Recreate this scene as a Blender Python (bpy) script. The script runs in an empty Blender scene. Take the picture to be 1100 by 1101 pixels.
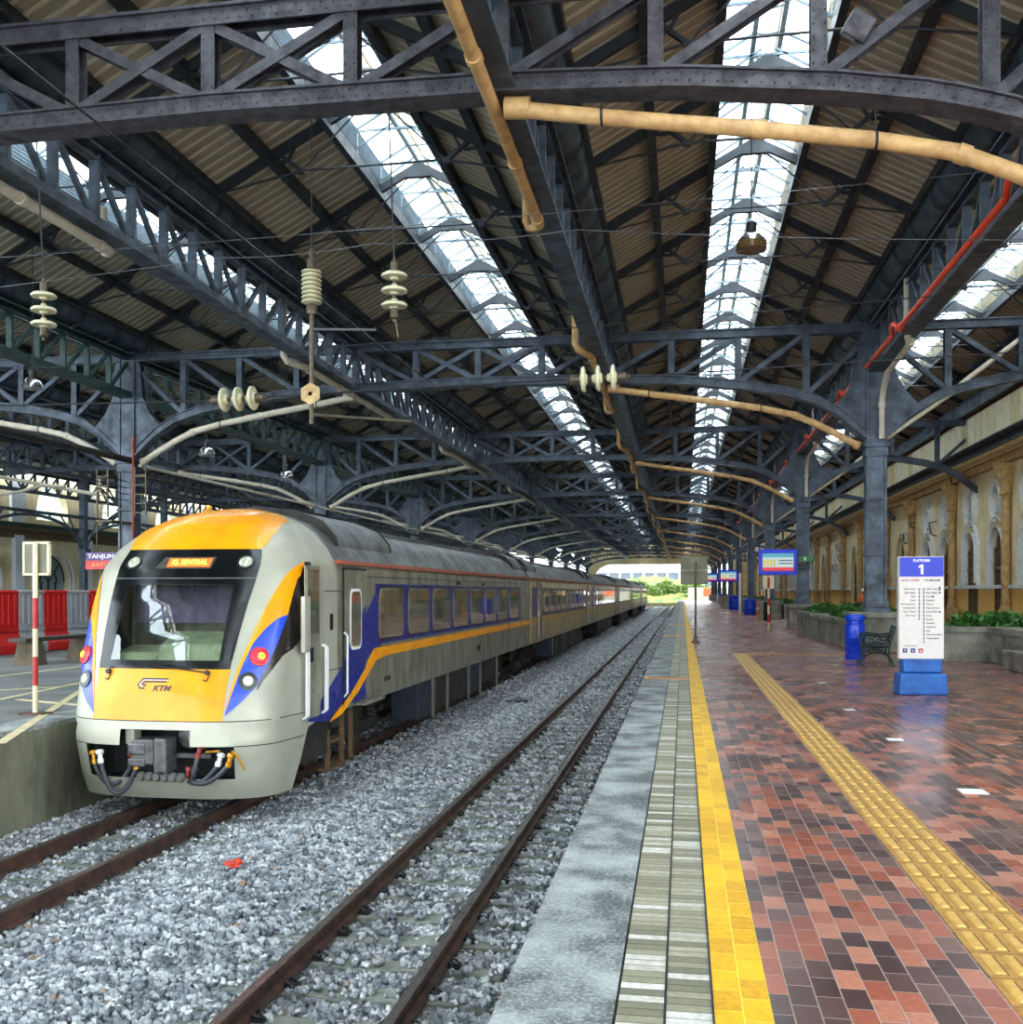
import bpy, bmesh, math, random
import numpy as np
from mathutils import Vector, Matrix
R = math.radians
SC = bpy.context.scene
COL = SC.collection
random.seed(7)

# ------------------------------------------------------------------ camera, sky, light, exposure
F, VX, VY, CAMZ = 1090.0, 734.0, 636.0, 1.62
TH = math.atan((VX - 550.0) / F)
cam = bpy.data.objects.new('camera', bpy.data.cameras.new('camera'))
COL.objects.link(cam)
cam.location = (0, 0, CAMZ)
cam.rotation_euler = (R(90), 0, TH)
cam.data.sensor_fit = 'HORIZONTAL'
cam.data.sensor_width = 36.0
cam.data.lens = 36.0 * F / 1100.0
cam.data.shift_y = (VY - 550.5) / 1100.0
cam.data.clip_end = 2000
SC.camera = cam
wd = bpy.data.worlds.new('sky'); SC.world = wd; wd.use_nodes = True
wn = wd.node_tree.nodes; wl = wd.node_tree.links
bg = wn['Background']
tc = wn.new('ShaderNodeTexCoord'); sx = wn.new('ShaderNodeSeparateXYZ')
rp = wn.new('ShaderNodeValToRGB')
wl.new(tc.outputs['Generated'], sx.inputs[0]); wl.new(sx.outputs['Z'], rp.inputs[0])
rp.color_ramp.elements[0].color = (0.80, 0.86, 0.90, 1); rp.color_ramp.elements[0].position = 0.0
rp.color_ramp.elements[1].color = (0.80, 0.92, 1.0, 1); rp.color_ramp.elements[1].position = 0.6
wl.new(rp.outputs[0], bg.inputs['Color'])
bg.inputs['Strength'].default_value = 1.5
sun = bpy.data.objects.new('sun', bpy.data.lights.new('sun', 'SUN')); COL.objects.link(sun)
sun.data.energy = 1.0; sun.data.angle = R(35); sun.data.color = (1, .96, .88)
sun.rotation_euler = (R(38), R(12), R(20))
SC.view_settings.view_transform = 'Standard'; SC.view_settings.look = 'None'
SC.view_settings.gamma = 1.0; SC.view_settings.use_curve_mapping = False
SC.view_settings.exposure = 2.62
SC.cycles.max_bounces = 7; SC.cycles.diffuse_bounces = 4; SC.cycles.glossy_bounces = 3
SC.cycles.transparent_max_bounces = 10; SC.cycles.transmission_bounces = 3
SC.cycles.caustics_reflective = False; SC.cycles.caustics_refractive = False
SC.cycles.sample_clamp_indirect = 6.0

# ------------------------------------------------------------------ measuring
def lin(c):
    def f(v):
        v = v / 255.0
        return v / 12.92 if v <= .04045 else ((v + .055) / 1.055) ** 2.4
    return (f(c[0]), f(c[1]), f(c[2]), 1.0)
ct, st = math.cos(TH), math.sin(TH)
def on_x(x, y, X):            # the point on the plane X seen at pixel x, y
    z = X * F / ct / (x - VX) if abs(x - VX) > 1e-6 else 1e6
    return (X, (z + X * st) / ct, CAMZ + (VY - y) * z / F)
def on_y(x, y, Y):            # the point on the plane Y
    t = (x - 550.0) / F
    X = Y * (t * ct - st) / (ct + t * st)
    z = -X * st + Y * ct
    return (X, Y, CAMZ + (VY - y) * z / F)
def on_z(x, y, Z):            # the point on the plane Z
    z = F * (CAMZ - Z) / (y - VY); X = (x - VX) * z * ct / F
    return (X, (z + X * st) / ct, Z)
def proj(X, Y, Z):
    z = -X * st + Y * ct
    return 550 + F * (X * ct + Y * st) / z, VY - F * (Z - CAMZ) / z

# ------------------------------------------------------------------ mesh building
class MB:
    def __init__(s): s.v = []; s.f = []
    def add(s, vs, fs):
        o = len(s.v); s.v += [tuple(p) for p in vs]; s.f += [tuple(i + o for i in f) for f in fs]; return s
    def box(s, x0, x1, y0, y1, z0, z1):
        return s.add([(x0,y0,z0),(x1,y0,z0),(x1,y1,z0),(x0,y1,z0),(x0,y0,z1),(x1,y0,z1),(x1,y1,z1),(x0,y1,z1)],
                     [(0,3,2,1),(4,5,6,7),(0,1,5,4),(1,2,6,5),(2,3,7,6),(3,0,4,7)])
    def bar(s, p, q, w, h, up=(0, 0, 1)):
        p = Vector(p); q = Vector(q); d = (q - p).normalized(); u = Vector(up)
        if abs(d.dot(u)) > .98: u = Vector((0, 1, 0))
        a = d.cross(u).normalized() * (w / 2); b = a.cross(d).normalized() * (h / 2)
        vs = [p-a-b, p+a-b, p+a+b, p-a+b, q-a-b, q+a-b, q+a+b, q-a+b]
        return s.add(vs, [(0,3,2,1),(4,5,6,7),(0,1,5,4),(1,2,6,5),(2,3,7,6),(3,0,4,7)])
    def tube(s, pts, r, n=8, cap=True):
        pts = [Vector(p) for p in pts]; m = len(pts); rings = []
        pa = None
        for i, p in enumerate(pts):
            d = (pts[min(i+1, m-1)] - pts[max(i-1, 0)]).normalized()
            if pa is None:
                ref = Vector((0, 0, 1)) if abs(d.z) < .9 else Vector((1, 0, 0)); a = d.cross(ref).normalized()
            else:
                a = (pa - d * pa.dot(d)).normalized()
            pa = a; b = d.cross(a); rr = r[i] if isinstance(r, (list, tuple)) else r
            rings.append([p + (a * math.cos(2*math.pi*k/n) + b * math.sin(2*math.pi*k/n)) * rr for k in range(n)])
        vs = [q for g in rings for q in g]; fs = []
        for i in range(m - 1):
            for k in range(n):
                k2 = (k + 1) % n
                fs.append((i*n+k, i*n+k2, (i+1)*n+k2, (i+1)*n+k))
        if cap: fs.append(tuple(reversed(range(n)))); fs.append(tuple((m-1)*n + k for k in range(n)))
        return s.add(vs, fs)
    def lathe(s, prof, c, axis=(0, 0, 1), n=16):
        c = Vector(c); ax = Vector(axis).normalized()
        ref = Vector((1, 0, 0)) if abs(ax.x) < .9 else Vector((0, 1, 0))
        a = ax.cross(ref).normalized(); b = ax.cross(a); vs = []; fs = []
        for r, h in prof:
            for k in range(n):
                t = 2 * math.pi * k / n
                vs.append(c + ax * h + (a * math.cos(t) + b * math.sin(t)) * max(r, 1e-4))
        for i in range(len(prof) - 1):
            for k in range(n):
                k2 = (k + 1) % n
                fs.append((i*n+k, i*n+k2, (i+1)*n+k2, (i+1)*n+k))
        fs.append(tuple(reversed(range(n)))); fs.append(tuple((len(prof)-1)*n + k for k in range(n)))
        return s.add(vs, fs)
    def prism(s, poly, axis, a0, a1):    # polygon in the plane across axis ('x': y,z; 'y': x,z; 'z': x,y)
        def P(p, a):
            return {'x': (a, p[0], p[1]), 'y': (p[0], a, p[1]), 'z': (p[0], p[1], a)}[axis]
        n = len(poly)
        vs = [P(p, a0) for p in poly] + [P(p, a1) for p in poly]
        fs = [tuple(range(n)), tuple(reversed(range(n, 2*n)))]
        for k in range(n):
            fs.append((k, (k+1) % n, n + (k+1) % n, n + k))
        return s.add(vs, fs)
    def dot(s, p, r):
        x, y, z = p
        return s.add([(x-r,y,z),(x+r,y,z),(x,y-r,z),(x,y+r,z),(x,y,z-r),(x,y,z+r)],
                     [(0,2,5),(2,1,5),(1,3,5),(3,0,5),(2,0,4),(1,2,4),(3,1,4),(0,3,4)])
    def build(s, name, mat=None, parent=None, smooth=False, bevel=0, recalc=True, label=None):
        me = bpy.data.meshes.new(name); me.from_pydata(s.v, [], s.f)
        if recalc:
            bm = bmesh.new(); bm.from_mesh(me); bmesh.ops.recalc_face_normals(bm, faces=bm.faces); bm.to_mesh(me); bm.free()
        if mat: me.materials.append(mat)
        if smooth:
            me.shade_smooth()
            if smooth != 2: me.set_sharp_from_angle(angle=R(38))
        o = bpy.data.objects.new(name, me); COL.objects.link(o)
        if parent: o.parent = parent
        if bevel:
            b = o.modifiers.new('bevel', 'BEVEL'); b.width = bevel; b.segments = 2; b.limit_method = 'ANGLE'
        if label: o['label'] = label
        return o
def tag(o, label, cat, group=None, kind=None):
    o['label'] = label; o['category'] = cat
    if group: o['group'] = group
    if kind: o['kind'] = kind
    return o
def thing(name, label, cat, loc=(0, 0, 0), rz=0, group=None):
    o = bpy.data.objects.new(name, None); COL.objects.link(o); o.location = loc; o.rotation_euler = (0, 0, rz)
    o.empty_display_size = .2
    return tag(o, label, cat, group)
def struct(name, mb, mat, **k):
    o = mb.build(name, mat, **k); o['kind'] = 'structure'; return o
def copy_tree(o, loc=None, rz=None, label=None, group=None, parent=None, skip=(), sc=None):
    c = o.copy(); COL.objects.link(c)
    if parent: c.parent = parent
    if loc is not None: c.location = loc
    if rz is not None: c.rotation_euler = (0, 0, rz)
    if sc is not None: c.scale = sc
    if label: c['label'] = label
    if group: c['group'] = group
    for ch in list(o.children):
        if ch.name.split('.')[0] in skip: continue
        copy_tree(ch, parent=c)
    return c
_T = ['tenth','eleventh','twelfth','thirteenth','fourteenth','fifteenth','sixteenth','seventeenth','eighteenth','nineteenth']
_U = ['first','second','third','fourth','fifth','sixth','seventh','eighth','ninth']
ORD = ['nearest'] + _U[1:] + _T + [w for t in ('twent','thirt','fort','fift') for w in [t + 'ieth'] + [t + 'y-' + u for u in _U]]
_OLD = ['nearest', 'second', 'third', 'fourth', 'fifth', 'sixth', 'seventh', 'eighth', 'ninth', 'tenth', 'eleventh', 'twelfth', 'thirteenth', 'fourteenth', 'fifteenth', 'sixteenth']

# ------------------------------------------------------------------ node helpers and materials
class G:
    def __init__(s, name):
        s.mat = bpy.data.materials.new(name); s.mat.use_nodes = True
        s.nt = s.mat.node_tree; s.n = s.nt.nodes; s.l = s.nt.links
        s.b = s.n['Principled BSDF']; s._pos = None
    def node(s, t, **k):
        n = s.n.new(t)
        for a, v in k.items(): setattr(n, a, v)
        return n
    def put(s, sock, v):
        if hasattr(v, 'links'): s.l.new(v, sock)
        elif v is not None: sock.default_value = v
    def m(s, op, a, b=None, c=None):
        n = s.node('ShaderNodeMath', operation=op)
        s.put(n.inputs[0], a); s.put(n.inputs[1], b); s.put(n.inputs[2], c)
        return n.outputs[0]
    def pos(s, obj=False):
        if s._pos is None:
            s._pos = s.node('ShaderNodeTexCoord').outputs['Object'] if obj else s.node('ShaderNodeNewGeometry').outputs['Position']
        return s._pos
    def xyz(s):
        n = s.node('ShaderNodeSeparateXYZ'); s.l.new(s.pos(), n.inputs[0]); return n.outputs
    def noise(s, scale, detail=3, rough=.6, vec=None, d=None):
        n = s.node('ShaderNodeTexNoise'); n.inputs['Scale'].default_value = scale
        n.inputs['Detail'].default_value = detail; n.inputs['Roughness'].default_value = rough
        s.l.new(vec if vec is not None else s.pos(), n.inputs['Vector']); return n.outputs['Fac']
    def stretch(s, v):
        n = s.node('ShaderNodeMapping'); n.inputs['Scale'].default_value = v; s.l.new(s.pos(), n.inputs['Vector']); return n.outputs[0]
    def white(s, a, b, c=0.0):
        cx = s.node('ShaderNodeCombineXYZ'); s.put(cx.inputs[0], a); s.put(cx.inputs[1], b); s.put(cx.inputs[2], c)
        n = s.node('ShaderNodeTexWhiteNoise'); s.l.new(cx.outputs[0], n.inputs['Vector']); return n.outputs['Value']
    def mix(s, f, a, b, mode='MIX'):
        n = s.node('ShaderNodeMix', data_type='RGBA', blend_type=mode)
        s.put(n.inputs[0], f); s.put(n.inputs[6], a); s.put(n.inputs[7], b); return n.outputs[2]
    def ramp(s, f, p):
        n = s.node('ShaderNodeValToRGB'); s.l.new(f, n.inputs[0]); e = n.color_ramp.elements
        while len(e) < len(p): e.new(.5)
        for i, (q, c) in enumerate(p): e[i].position = q; e[i].color = c if len(c) == 4 else lin(c)
        return n.outputs[0]
    def rng(s, f, a, b, c, d):
        n = s.node('ShaderNodeMapRange'); s.put(n.inputs[0], f)
        for i, v in enumerate((a, b, c, d)): n.inputs[i+1].default_value = v
        return n.outputs[0]
    def bump(s, h, dist, strength=1.0):
        n = s.node('ShaderNodeBump'); n.inputs['Distance'].default_value = dist; n.inputs['Strength'].default_value = strength
        s.l.new(h, n.inputs['Height']); s.l.new(n.outputs[0], s.b.inputs['Normal'])
    def out(s, col=None, rough=None, metal=None, **k):
        s.put(s.b.inputs['Base Color'], col); s.put(s.b.inputs['Roughness'], rough); s.put(s.b.inputs['Metallic'], metal)
        for a, v in k.items(): s.put(s.b.inputs[a.replace('_', ' ')], v)
        return s.mat
_m = {}
def M(name, c=None, rough=.6, metal=0.0, var=.35, scale=6.0, c2=None, bump=0.0, obj=False, streak=None, **k):
    if name in _m: return _m[name]
    g = G(name); g.pos(obj)
    c = lin(c); d = lin(c2) if c2 else tuple(v * (1 - var) for v in c[:3]) + (1,)
    vec = g.stretch(streak) if streak else None
    n = g.noise(scale, 5, .65, vec)
    col = g.mix(g.rng(n, .35, .68, 0, 1), c, d)
    if bump: g.bump(g.noise(scale * 5, 4), bump)
    g.out(col, g.rng(n, .3, .7, max(rough - .1, .02), min(rough + .12, 1)), metal, **k)
    _m[name] = g.mat
    return g.mat
def glow(name, c, strength):
    g = G(name); g.out((0, 0, 0, 1), .5, 0.0, Emission_Color=lin(c), Emission_Strength=strength); return g.mat

STEEL = M('slate_painted_steel', (78, 92, 108), .42, .25, .55, 3.0, (36, 44, 54), bump=.004)
STEELN = M('weathered_grey_steel', (92, 92, 100), .45, .3, .5, 5.0, (46, 45, 52), bump=.006)
RAFT = M('dark_rafter_steel', (48, 55, 64), .5, .2, .4, 4.0)
GREEN = M('green_painted_steel', (34, 66, 64), .5, .1, .4, 4.0)
GUTTER = M('blue_grey_gutter', (78, 98, 112), .4, .3, .5, 2.0, (34, 44, 54))
PIPE = M('tan_drain_pipe', (214, 178, 120), .45, 0, .3, 4.0, (168, 130, 84))
PIPEW = M('pale_drain_pipe', (205, 198, 180), .45, 0, .25, 4.0)
REDP = M('orange_red_pipe', (255, 84, 34), .35, 0, .12, 4.0)
PORC = M('cream_porcelain', (205, 203, 170), .22, 0, .25, 12.0)
IRON = M('dull_iron', (92, 84, 70), .5, .6, .4, 20.0)
WIRE = M('dark_wire', (40, 42, 46), .5, .4, .2, 5.0)
WIREL = M('bright_wire', (112, 116, 122), .35, .6, .2, 5.0)
CONC = M('stained_concrete', (150, 148, 136), .75, 0, .5, 1.6, (84, 84, 76), bump=.006)
BLACK = M('black_rubber', (22, 23, 26), .5, 0, .3, 10)
DARK = M('dark_underframe', (44, 42, 40), .7, .2, .5, 4.0)
WHITE = M('white_paint', (225, 225, 222), .45, 0, .1, 5)
LOUV = M('cream_louvre', (196, 190, 170), .6, 0, .3, 3)
LOUVB = M('blue_grey_louvre', (140, 158, 172), .5, .1, .35, 3)
CHROME = M('chrome_shade', (200, 205, 210), .18, .95, .1, 5)
# ------------------------------------------------------------------ surface materials
def mat_pavers():
    g = G('red_and_dark_brick_paving'); x, y, z = g.xyz()
    u = g.m('DIVIDE', x, .105); col = g.m('FLOOR', u); fu = g.m('FRACT', u)
    v = g.m('ADD', g.m('DIVIDE', y, .205), g.m('MULTIPLY', g.m('FLOORED_MODULO', col, 2.0), .5))
    row = g.m('FLOOR', v); fv = g.m('FRACT', v)
    eu = g.m('MULTIPLY', g.m('MINIMUM', fu, g.m('SUBTRACT', 1.0, fu)), .105)
    ev = g.m('MULTIPLY', g.m('MINIMUM', fv, g.m('SUBTRACT', 1.0, fv)), .205)
    e = g.m('MINIMUM', eu, ev)
    mort = g.rng(e, .0015, .0040, 1, 0)
    zz = g.m('ABSOLUTE', g.m('SUBTRACT', g.m('FLOORED_MODULO', col, 14.0), 7.0))
    t = g.m('FLOORED_MODULO', g.m('ADD', row, zz), 7.0)
    band = g.m('LESS_THAN', t, 3.6)
    rnd = g.white(col, row); rnd2 = g.white(col, row, 3.7)
    flip = g.m('GREATER_THAN', rnd, .80)
    sel = g.m('ABSOLUTE', g.m('SUBTRACT', band, flip))
    red = g.ramp(rnd2, [(0, (142, 72, 54)), (.5, (170, 92, 68)), (1, (194, 128, 102))])
    drk = g.ramp(rnd2, [(0, (60, 38, 40)), (.6, (90, 62, 58)), (1, (122, 90, 82))])
    c = g.mix(sel, red, drk)
    n = g.noise(30, 4, .7); c = g.mix(g.m('MULTIPLY', g.rng(n, .3, .75, 0, 1), .45), c, lin((74, 50, 44)))
    w = g.noise(.55, 4, .6); c = g.mix(g.m('MULTIPLY', g.rng(w, .45, .7, 0, 1), .35), c, lin((60, 46, 46)))
    c = g.mix(g.m('MULTIPLY', mort, .7), c, lin((176, 160, 150)))
    g.bump(g.m('ADD', g.m('MULTIPLY', mort, -1.0), g.m('MULTIPLY', n, .4)), .0022, .8)
    return g.out(c, g.rng(w, .35, .7, .16, .42), 0.0, Specular_IOR_Level=.55)
def mat_slabs():
    g = G('grey_strip_slabs'); x, y, z = g.xyz()
    u = g.m('DIVIDE', g.m('ADD', x, .25), .185); col = g.m('FLOOR', u)
    v = g.m('DIVIDE', y, .066); row = g.m('FLOOR', v); fv = g.m('FRACT', v)
    gap = g.m('GREATER_THAN', g.white(g.m('ADD', row, 1.0), col, 9.0), -.3)
    e = g.m('MULTIPLY', g.m('MINIMUM', fv, g.m('SUBTRACT', 1.0, fv)), .066)
    mort = g.m('MULTIPLY', g.rng(e, .0015, .004, 1, 0), gap)
    rnd = g.white(col, row); 
    c = g.ramp(rnd, [(0, (112, 110, 90)), (.35, (146, 142, 120)), (.72, (168, 162, 142)), (.84, (196, 194, 182)), (1, (222, 220, 214))])
    n = g.noise(22, 5, .7); c = g.mix(g.m('MULTIPLY', g.rng(n, .35, .7, 0, 1), .5), c, lin((88, 90, 72)))
    c = g.mix(g.m('MULTIPLY', mort, .85), c, lin((38, 38, 32)))
    g.bump(g.m('ADD', g.m('MULTIPLY', mort, -1.0), g.m('MULTIPLY', n, .3)), .003)
    return g.out(c, .62, 0.0)
def mat_yellow():
    g = G('yellow_painted_tiles'); x, y, z = g.xyz()
    u = g.m('DIVIDE', g.m('SUBTRACT', x, .118), .111); col = g.m('FLOOR', u); fu = g.m('FRACT', u)
    v = g.m('ADD', g.m('DIVIDE', y, .21), g.m('MULTIPLY', col, .37)); fv = g.m('FRACT', v); row = g.m('FLOOR', v)
    eu = g.m('MULTIPLY', g.m('MINIMUM', fu, g.m('SUBTRACT', 1.0, fu)), .111)
    ev = g.m('MULTIPLY', g.m('MINIMUM', fv, g.m('SUBTRACT', 1.0, fv)), .21)
    line = g.rng(g.m('MINIMUM', eu, ev), .002, .005, 1, 0)
    n = g.noise(26, 5, .75); n2 = g.noise(5, 4)
    c = g.ramp(g.m('ADD', g.m('MULTIPLY', n, .7), g.m('MULTIPLY', g.white(col, row), .3)), [(.25, (186, 130, 4)), (.5, (222, 170, 8)), (.75, (236, 190, 16))])
    c = g.mix(g.m('MULTIPLY', g.rng(n2, .5, .72, 0, 1), .4), c, lin((178, 130, 20)))
    c = g.mix(g.m('MULTIPLY', line, .6), c, lin((250, 226, 90)))
    g.bump(g.m('ADD', line, n), .004)
    return g.out(c, .5, 0.0)
def mat_speckle(name, a, b, c_, s1, s2, rough=.8, bump=.004):
    g = G(name); n = g.noise(s1, 5, .75); n2 = g.noise(s2, 5, .6)
    c = g.ramp(n, [(.3, a), (.5, b), (.72, c_)])
    c = g.mix(g.rng(n2, .42, .66, 0, .55), c, lin(c_)); c = g.mix(g.rng(n2, .5, .3, 0, .5), c, lin(a))
    g.bump(n, bump); return g.out(c, rough, 0.0)
def mat_stone():
    g = G('crushed_granite'); v = g.node('ShaderNodeTexVoronoi'); v.inputs['Scale'].default_value = 13.0
    g.l.new(g.pos(), v.inputs['Vector'])
    sp = g.node('ShaderNodeSeparateColor'); g.l.new(v.outputs['Color'], sp.inputs[0])
    n = g.noise(1.2, 3); n3 = g.noise(60, 3)
    c = g.ramp(sp.outputs[0], [(0, (92, 98, 106)), (.35, (138, 145, 153)), (.7, (180, 186, 193)), (1, (224, 227, 230))])
    c = g.mix(g.rng(n3, .4, .7, 0, .35), c, lin((104, 108, 116)))
    c = g.mix(g.m('GREATER_THAN', sp.outputs[1], .99), c, lin((160, 140, 124)))
    return g.out(c, .75, 0.0)
def mat_ballast():
    g = G('ballast_ground'); v = g.node('ShaderNodeTexVoronoi'); v.inputs['Scale'].default_value = 15.0
    g.l.new(g.pos(), v.inputs['Vector'])
    sp = g.node('ShaderNodeSeparateColor'); g.l.new(v.outputs['Color'], sp.inputs[0])
    c = g.ramp(sp.outputs[0], [(0, (104, 108, 114)), (.5, (164, 170, 178)), (1, (226, 230, 234))])
    c = g.mix(g.rng(v.outputs['Distance'], .4, .75, 0, .6), c, lin((40, 44, 50)))
    g.bump(g.m('MULTIPLY', v.outputs['Distance'], -1.0), .05)
    return g.out(c, .85, 0.0)
def mat_sheet():
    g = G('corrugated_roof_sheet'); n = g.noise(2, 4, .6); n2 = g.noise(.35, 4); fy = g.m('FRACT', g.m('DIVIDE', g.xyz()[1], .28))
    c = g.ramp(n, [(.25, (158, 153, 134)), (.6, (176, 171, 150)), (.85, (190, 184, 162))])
    c = g.mix(g.m('MULTIPLY', g.rng(fy, .62, .72, 0, 1), g.rng(fy, .9, .98, 1, 0)), c, lin((244, 240, 222)))  # rib tops painted lighter to stand in for light catching the ribs
    c = g.mix(g.rng(n2, .55, .75, 0, .4), c, lin((136, 112, 80)))
    return g.out(c, .7, .1)
def mat_wall():
    g = G('cream_render_wall'); n = g.noise(1.2, 6, .7); n2 = g.noise(14, 4)
    x, y, z = g.xyz()
    c = g.ramp(n, [(.3, (206, 192, 148)), (.55, (232, 218, 174)), (.8, (242, 230, 194))])
    low = g.rng(z, 1.9, 1.6, 0, 1)
    c = g.mix(low, c, lin((232, 190, 104)))
    c = g.mix(g.rng(n2, .5, .75, 0, .35), c, lin((130, 118, 86)))
    g.bump(n2, .01); return g.out(c, .85, 0.0)
def mat_board():
    g = G('cream_fascia_boards'); x, y, z = g.xyz()
    v = g.m('DIVIDE', y, .95); row = g.m('FLOOR', v); fv = g.m('FRACT', v)
    rnd = g.white(row, 1.0)
    c = g.ramp(rnd, [(0, (230, 218, 178)), (.5, (246, 238, 208)), (.85, (222, 204, 146)), (1, (232, 178, 70))])
    n = g.noise(3, 6, .75, g.stretch((3, 3, .8))); c = g.mix(g.rng(n, .48, .72, 0, .7), c, lin((128, 108, 64)))
    c = g.mix(g.rng(g.m('MINIMUM', fv, g.m('SUBTRACT', 1.0, fv)), .0, .02, 1, 0), c, lin((60, 50, 36)))
    return g.out(c, .6, 0.0)
def mat_glasspane(name, tint, tr, dif):
    g = G(name); t = g.node('ShaderNodeBsdfTransparent'); t.inputs[0].default_value = tint
    d = g.node('ShaderNodeBsdfTranslucent'); d.inputs[0].default_value = dif
    gl = g.node('ShaderNodeBsdfGlossy'); gl.inputs['Roughness'].default_value = .1; gl.inputs[0].default_value = (1, 1, 1, 1)
    m1 = g.node('ShaderNodeMixShader'); m1.inputs[0].default_value = tr
    g.l.new(t.outputs[0], m1.inputs[1]); g.l.new(d.outputs[0], m1.inputs[2])
    m2 = g.node('ShaderNodeMixShader'); m2.inputs[0].default_value = .05
    g.l.new(m1.outputs[0], m2.inputs[1]); g.l.new(gl.outputs[0], m2.inputs[2])
    g.l.new(m2.outputs[0], g.n['Material Output'].inputs['Surface']); return g.mat
PAV = mat_pavers(); SLAB = mat_slabs(); YEL = mat_yellow()
COPE = mat_speckle('speckled_concrete_coping', (36, 40, 42), (98, 104, 104), (190, 196, 196), 48, 2.2)
ASPH = mat_speckle('grey_asphalt', (70, 74, 76), (98, 102, 102), (136, 140, 138), 40, .7)
FACE = M('mossy_concrete_face', (126, 126, 106), .8, 0, .5, 1.3, (62, 64, 50), bump=.01, streak=(1, 1, .35))
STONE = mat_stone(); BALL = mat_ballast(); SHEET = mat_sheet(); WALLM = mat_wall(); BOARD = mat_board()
SKYG = mat_glasspane('skylight_glass', (.93, .98, 1, 1), .25, (.9, .95, .97, 1))
RAILT = M('worn_rail_head', (120, 112, 108), .3, .8, .4, 8, streak=(6, .5, 6))
RAILS = M('rusty_rail_web', (86, 58, 46), .7, .2, .5, 5, (42, 32, 30), bump=.003)
SLEEP = M('grey_green_sleeper', (140, 145, 138), .8, 0, .4, 6, (96, 102, 94), bump=.005)
TACT = M('tan_tactile_tile', (186, 142, 66), .5, 0, .3, 9, (150, 108, 46), bump=.003)
LEAF = M('green_leaf', (62, 118, 40), .45, 0, .5, 3, (28, 66, 24))

# ------------------------------------------------------------------ setting: ground, platforms, end of the shed
ZR = -1.03                                   # rail top
XN, XT = -2.31, -6.10                        # centre lines of the near and far track
YE = 190.0
def zb(x):                                   # height of the ballast
    h = -1.235
    h += .13 * math.exp(-((x + 4.15) / .75) ** 2)
    if x > -1.45: h -= .07 * min((x + 1.45) / .5, 1)
    if x < -7.0: h += .02
    return h
b = MB(); xs = [-7.7 + i * (6.98 / 56) for i in range(57)]; ys = [-26, 2] + [4 + i * 1.0 for i in range(60)] + [80, 120, 190, 300]
for y in ys:
    for x in xs: b.v.append((x, y, zb(x) - .015 + .015 * math.sin(x * 7 + y * 3)))
n = len(xs)
for j in range(len(ys) - 1):
    for i in range(n - 1): b.f.append((j*n+i, j*n+i+1, (j+1)*n+i+1, (j+1)*n+i))
tag(b.build('ballast_bed', BALL, recalc=False), 'grey stone ballast bed under the two tracks', 'ballast', kind='stuff')
struct('floor', MB().box(.34, 12.6, -26, YE + 6, -1.5, 0), PAV)
struct('trim_1', MB().box(-.25, .118, -26, YE + 6, -1.4, .002), SLAB)
struct('trim_2', MB().box(.118, .34, -26, YE + 6, -1.4, .004), YEL)
b = MB(); y = -26.0
while y < YE + 6:
    b.box(-.72, -.262, y, y + 2.992, -1.4, 0); y += 3
struct('trim_3', b, COPE)
struct('trim_4', MB().box(-.262, -.25, -26, YE + 6, -1.4, -.015).box(-.072, -.062, -26, YE + 6, .001, .0035).box(.112, .121, -26, YE + 6, .001, .0055), BLACK)
b = MB().box(-60, -8.25, -26, YE + 40, -1.5, 0)
struct('floor_left', b, ASPH)
struct('trim_5', MB().box(-8.25, -7.7, -26, YE, -1.6, .004), COPE)
struct('trim_6', MB().box(-7.72, -7.69, -26, YE, -1.6, -.05), FACE)
struct('ground', MB().box(-160, 160, YE + 6, 420, -1.7, -1.32).box(12.9, 160, -40, YE + 6, -1.7, -.4).box(-160, -60, -40, YE + 6, -1.7, -.4), M('pale_ground', (116, 112, 104), .85, 0, .3, .3))
# painted bay lines on the far platform
b = MB()
for (x0, y0, x1, y1) in ((0, 799, 88, 742), (0, 752, 88, 734), (0, 727, 92, 716), (20, 752, 88, 758), (0, 742, 70, 738)):
    b.bar(on_z(x0, y0, .004), on_z(x1, y1, .004), .11, .008)
tag(b.build('painted_line_marking', M('worn_cream_marking', (214, 200, 160), .7, 0, .3, 8)), 'worn cream bay lines painted on the grey platform beyond the train', 'road marking')

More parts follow.
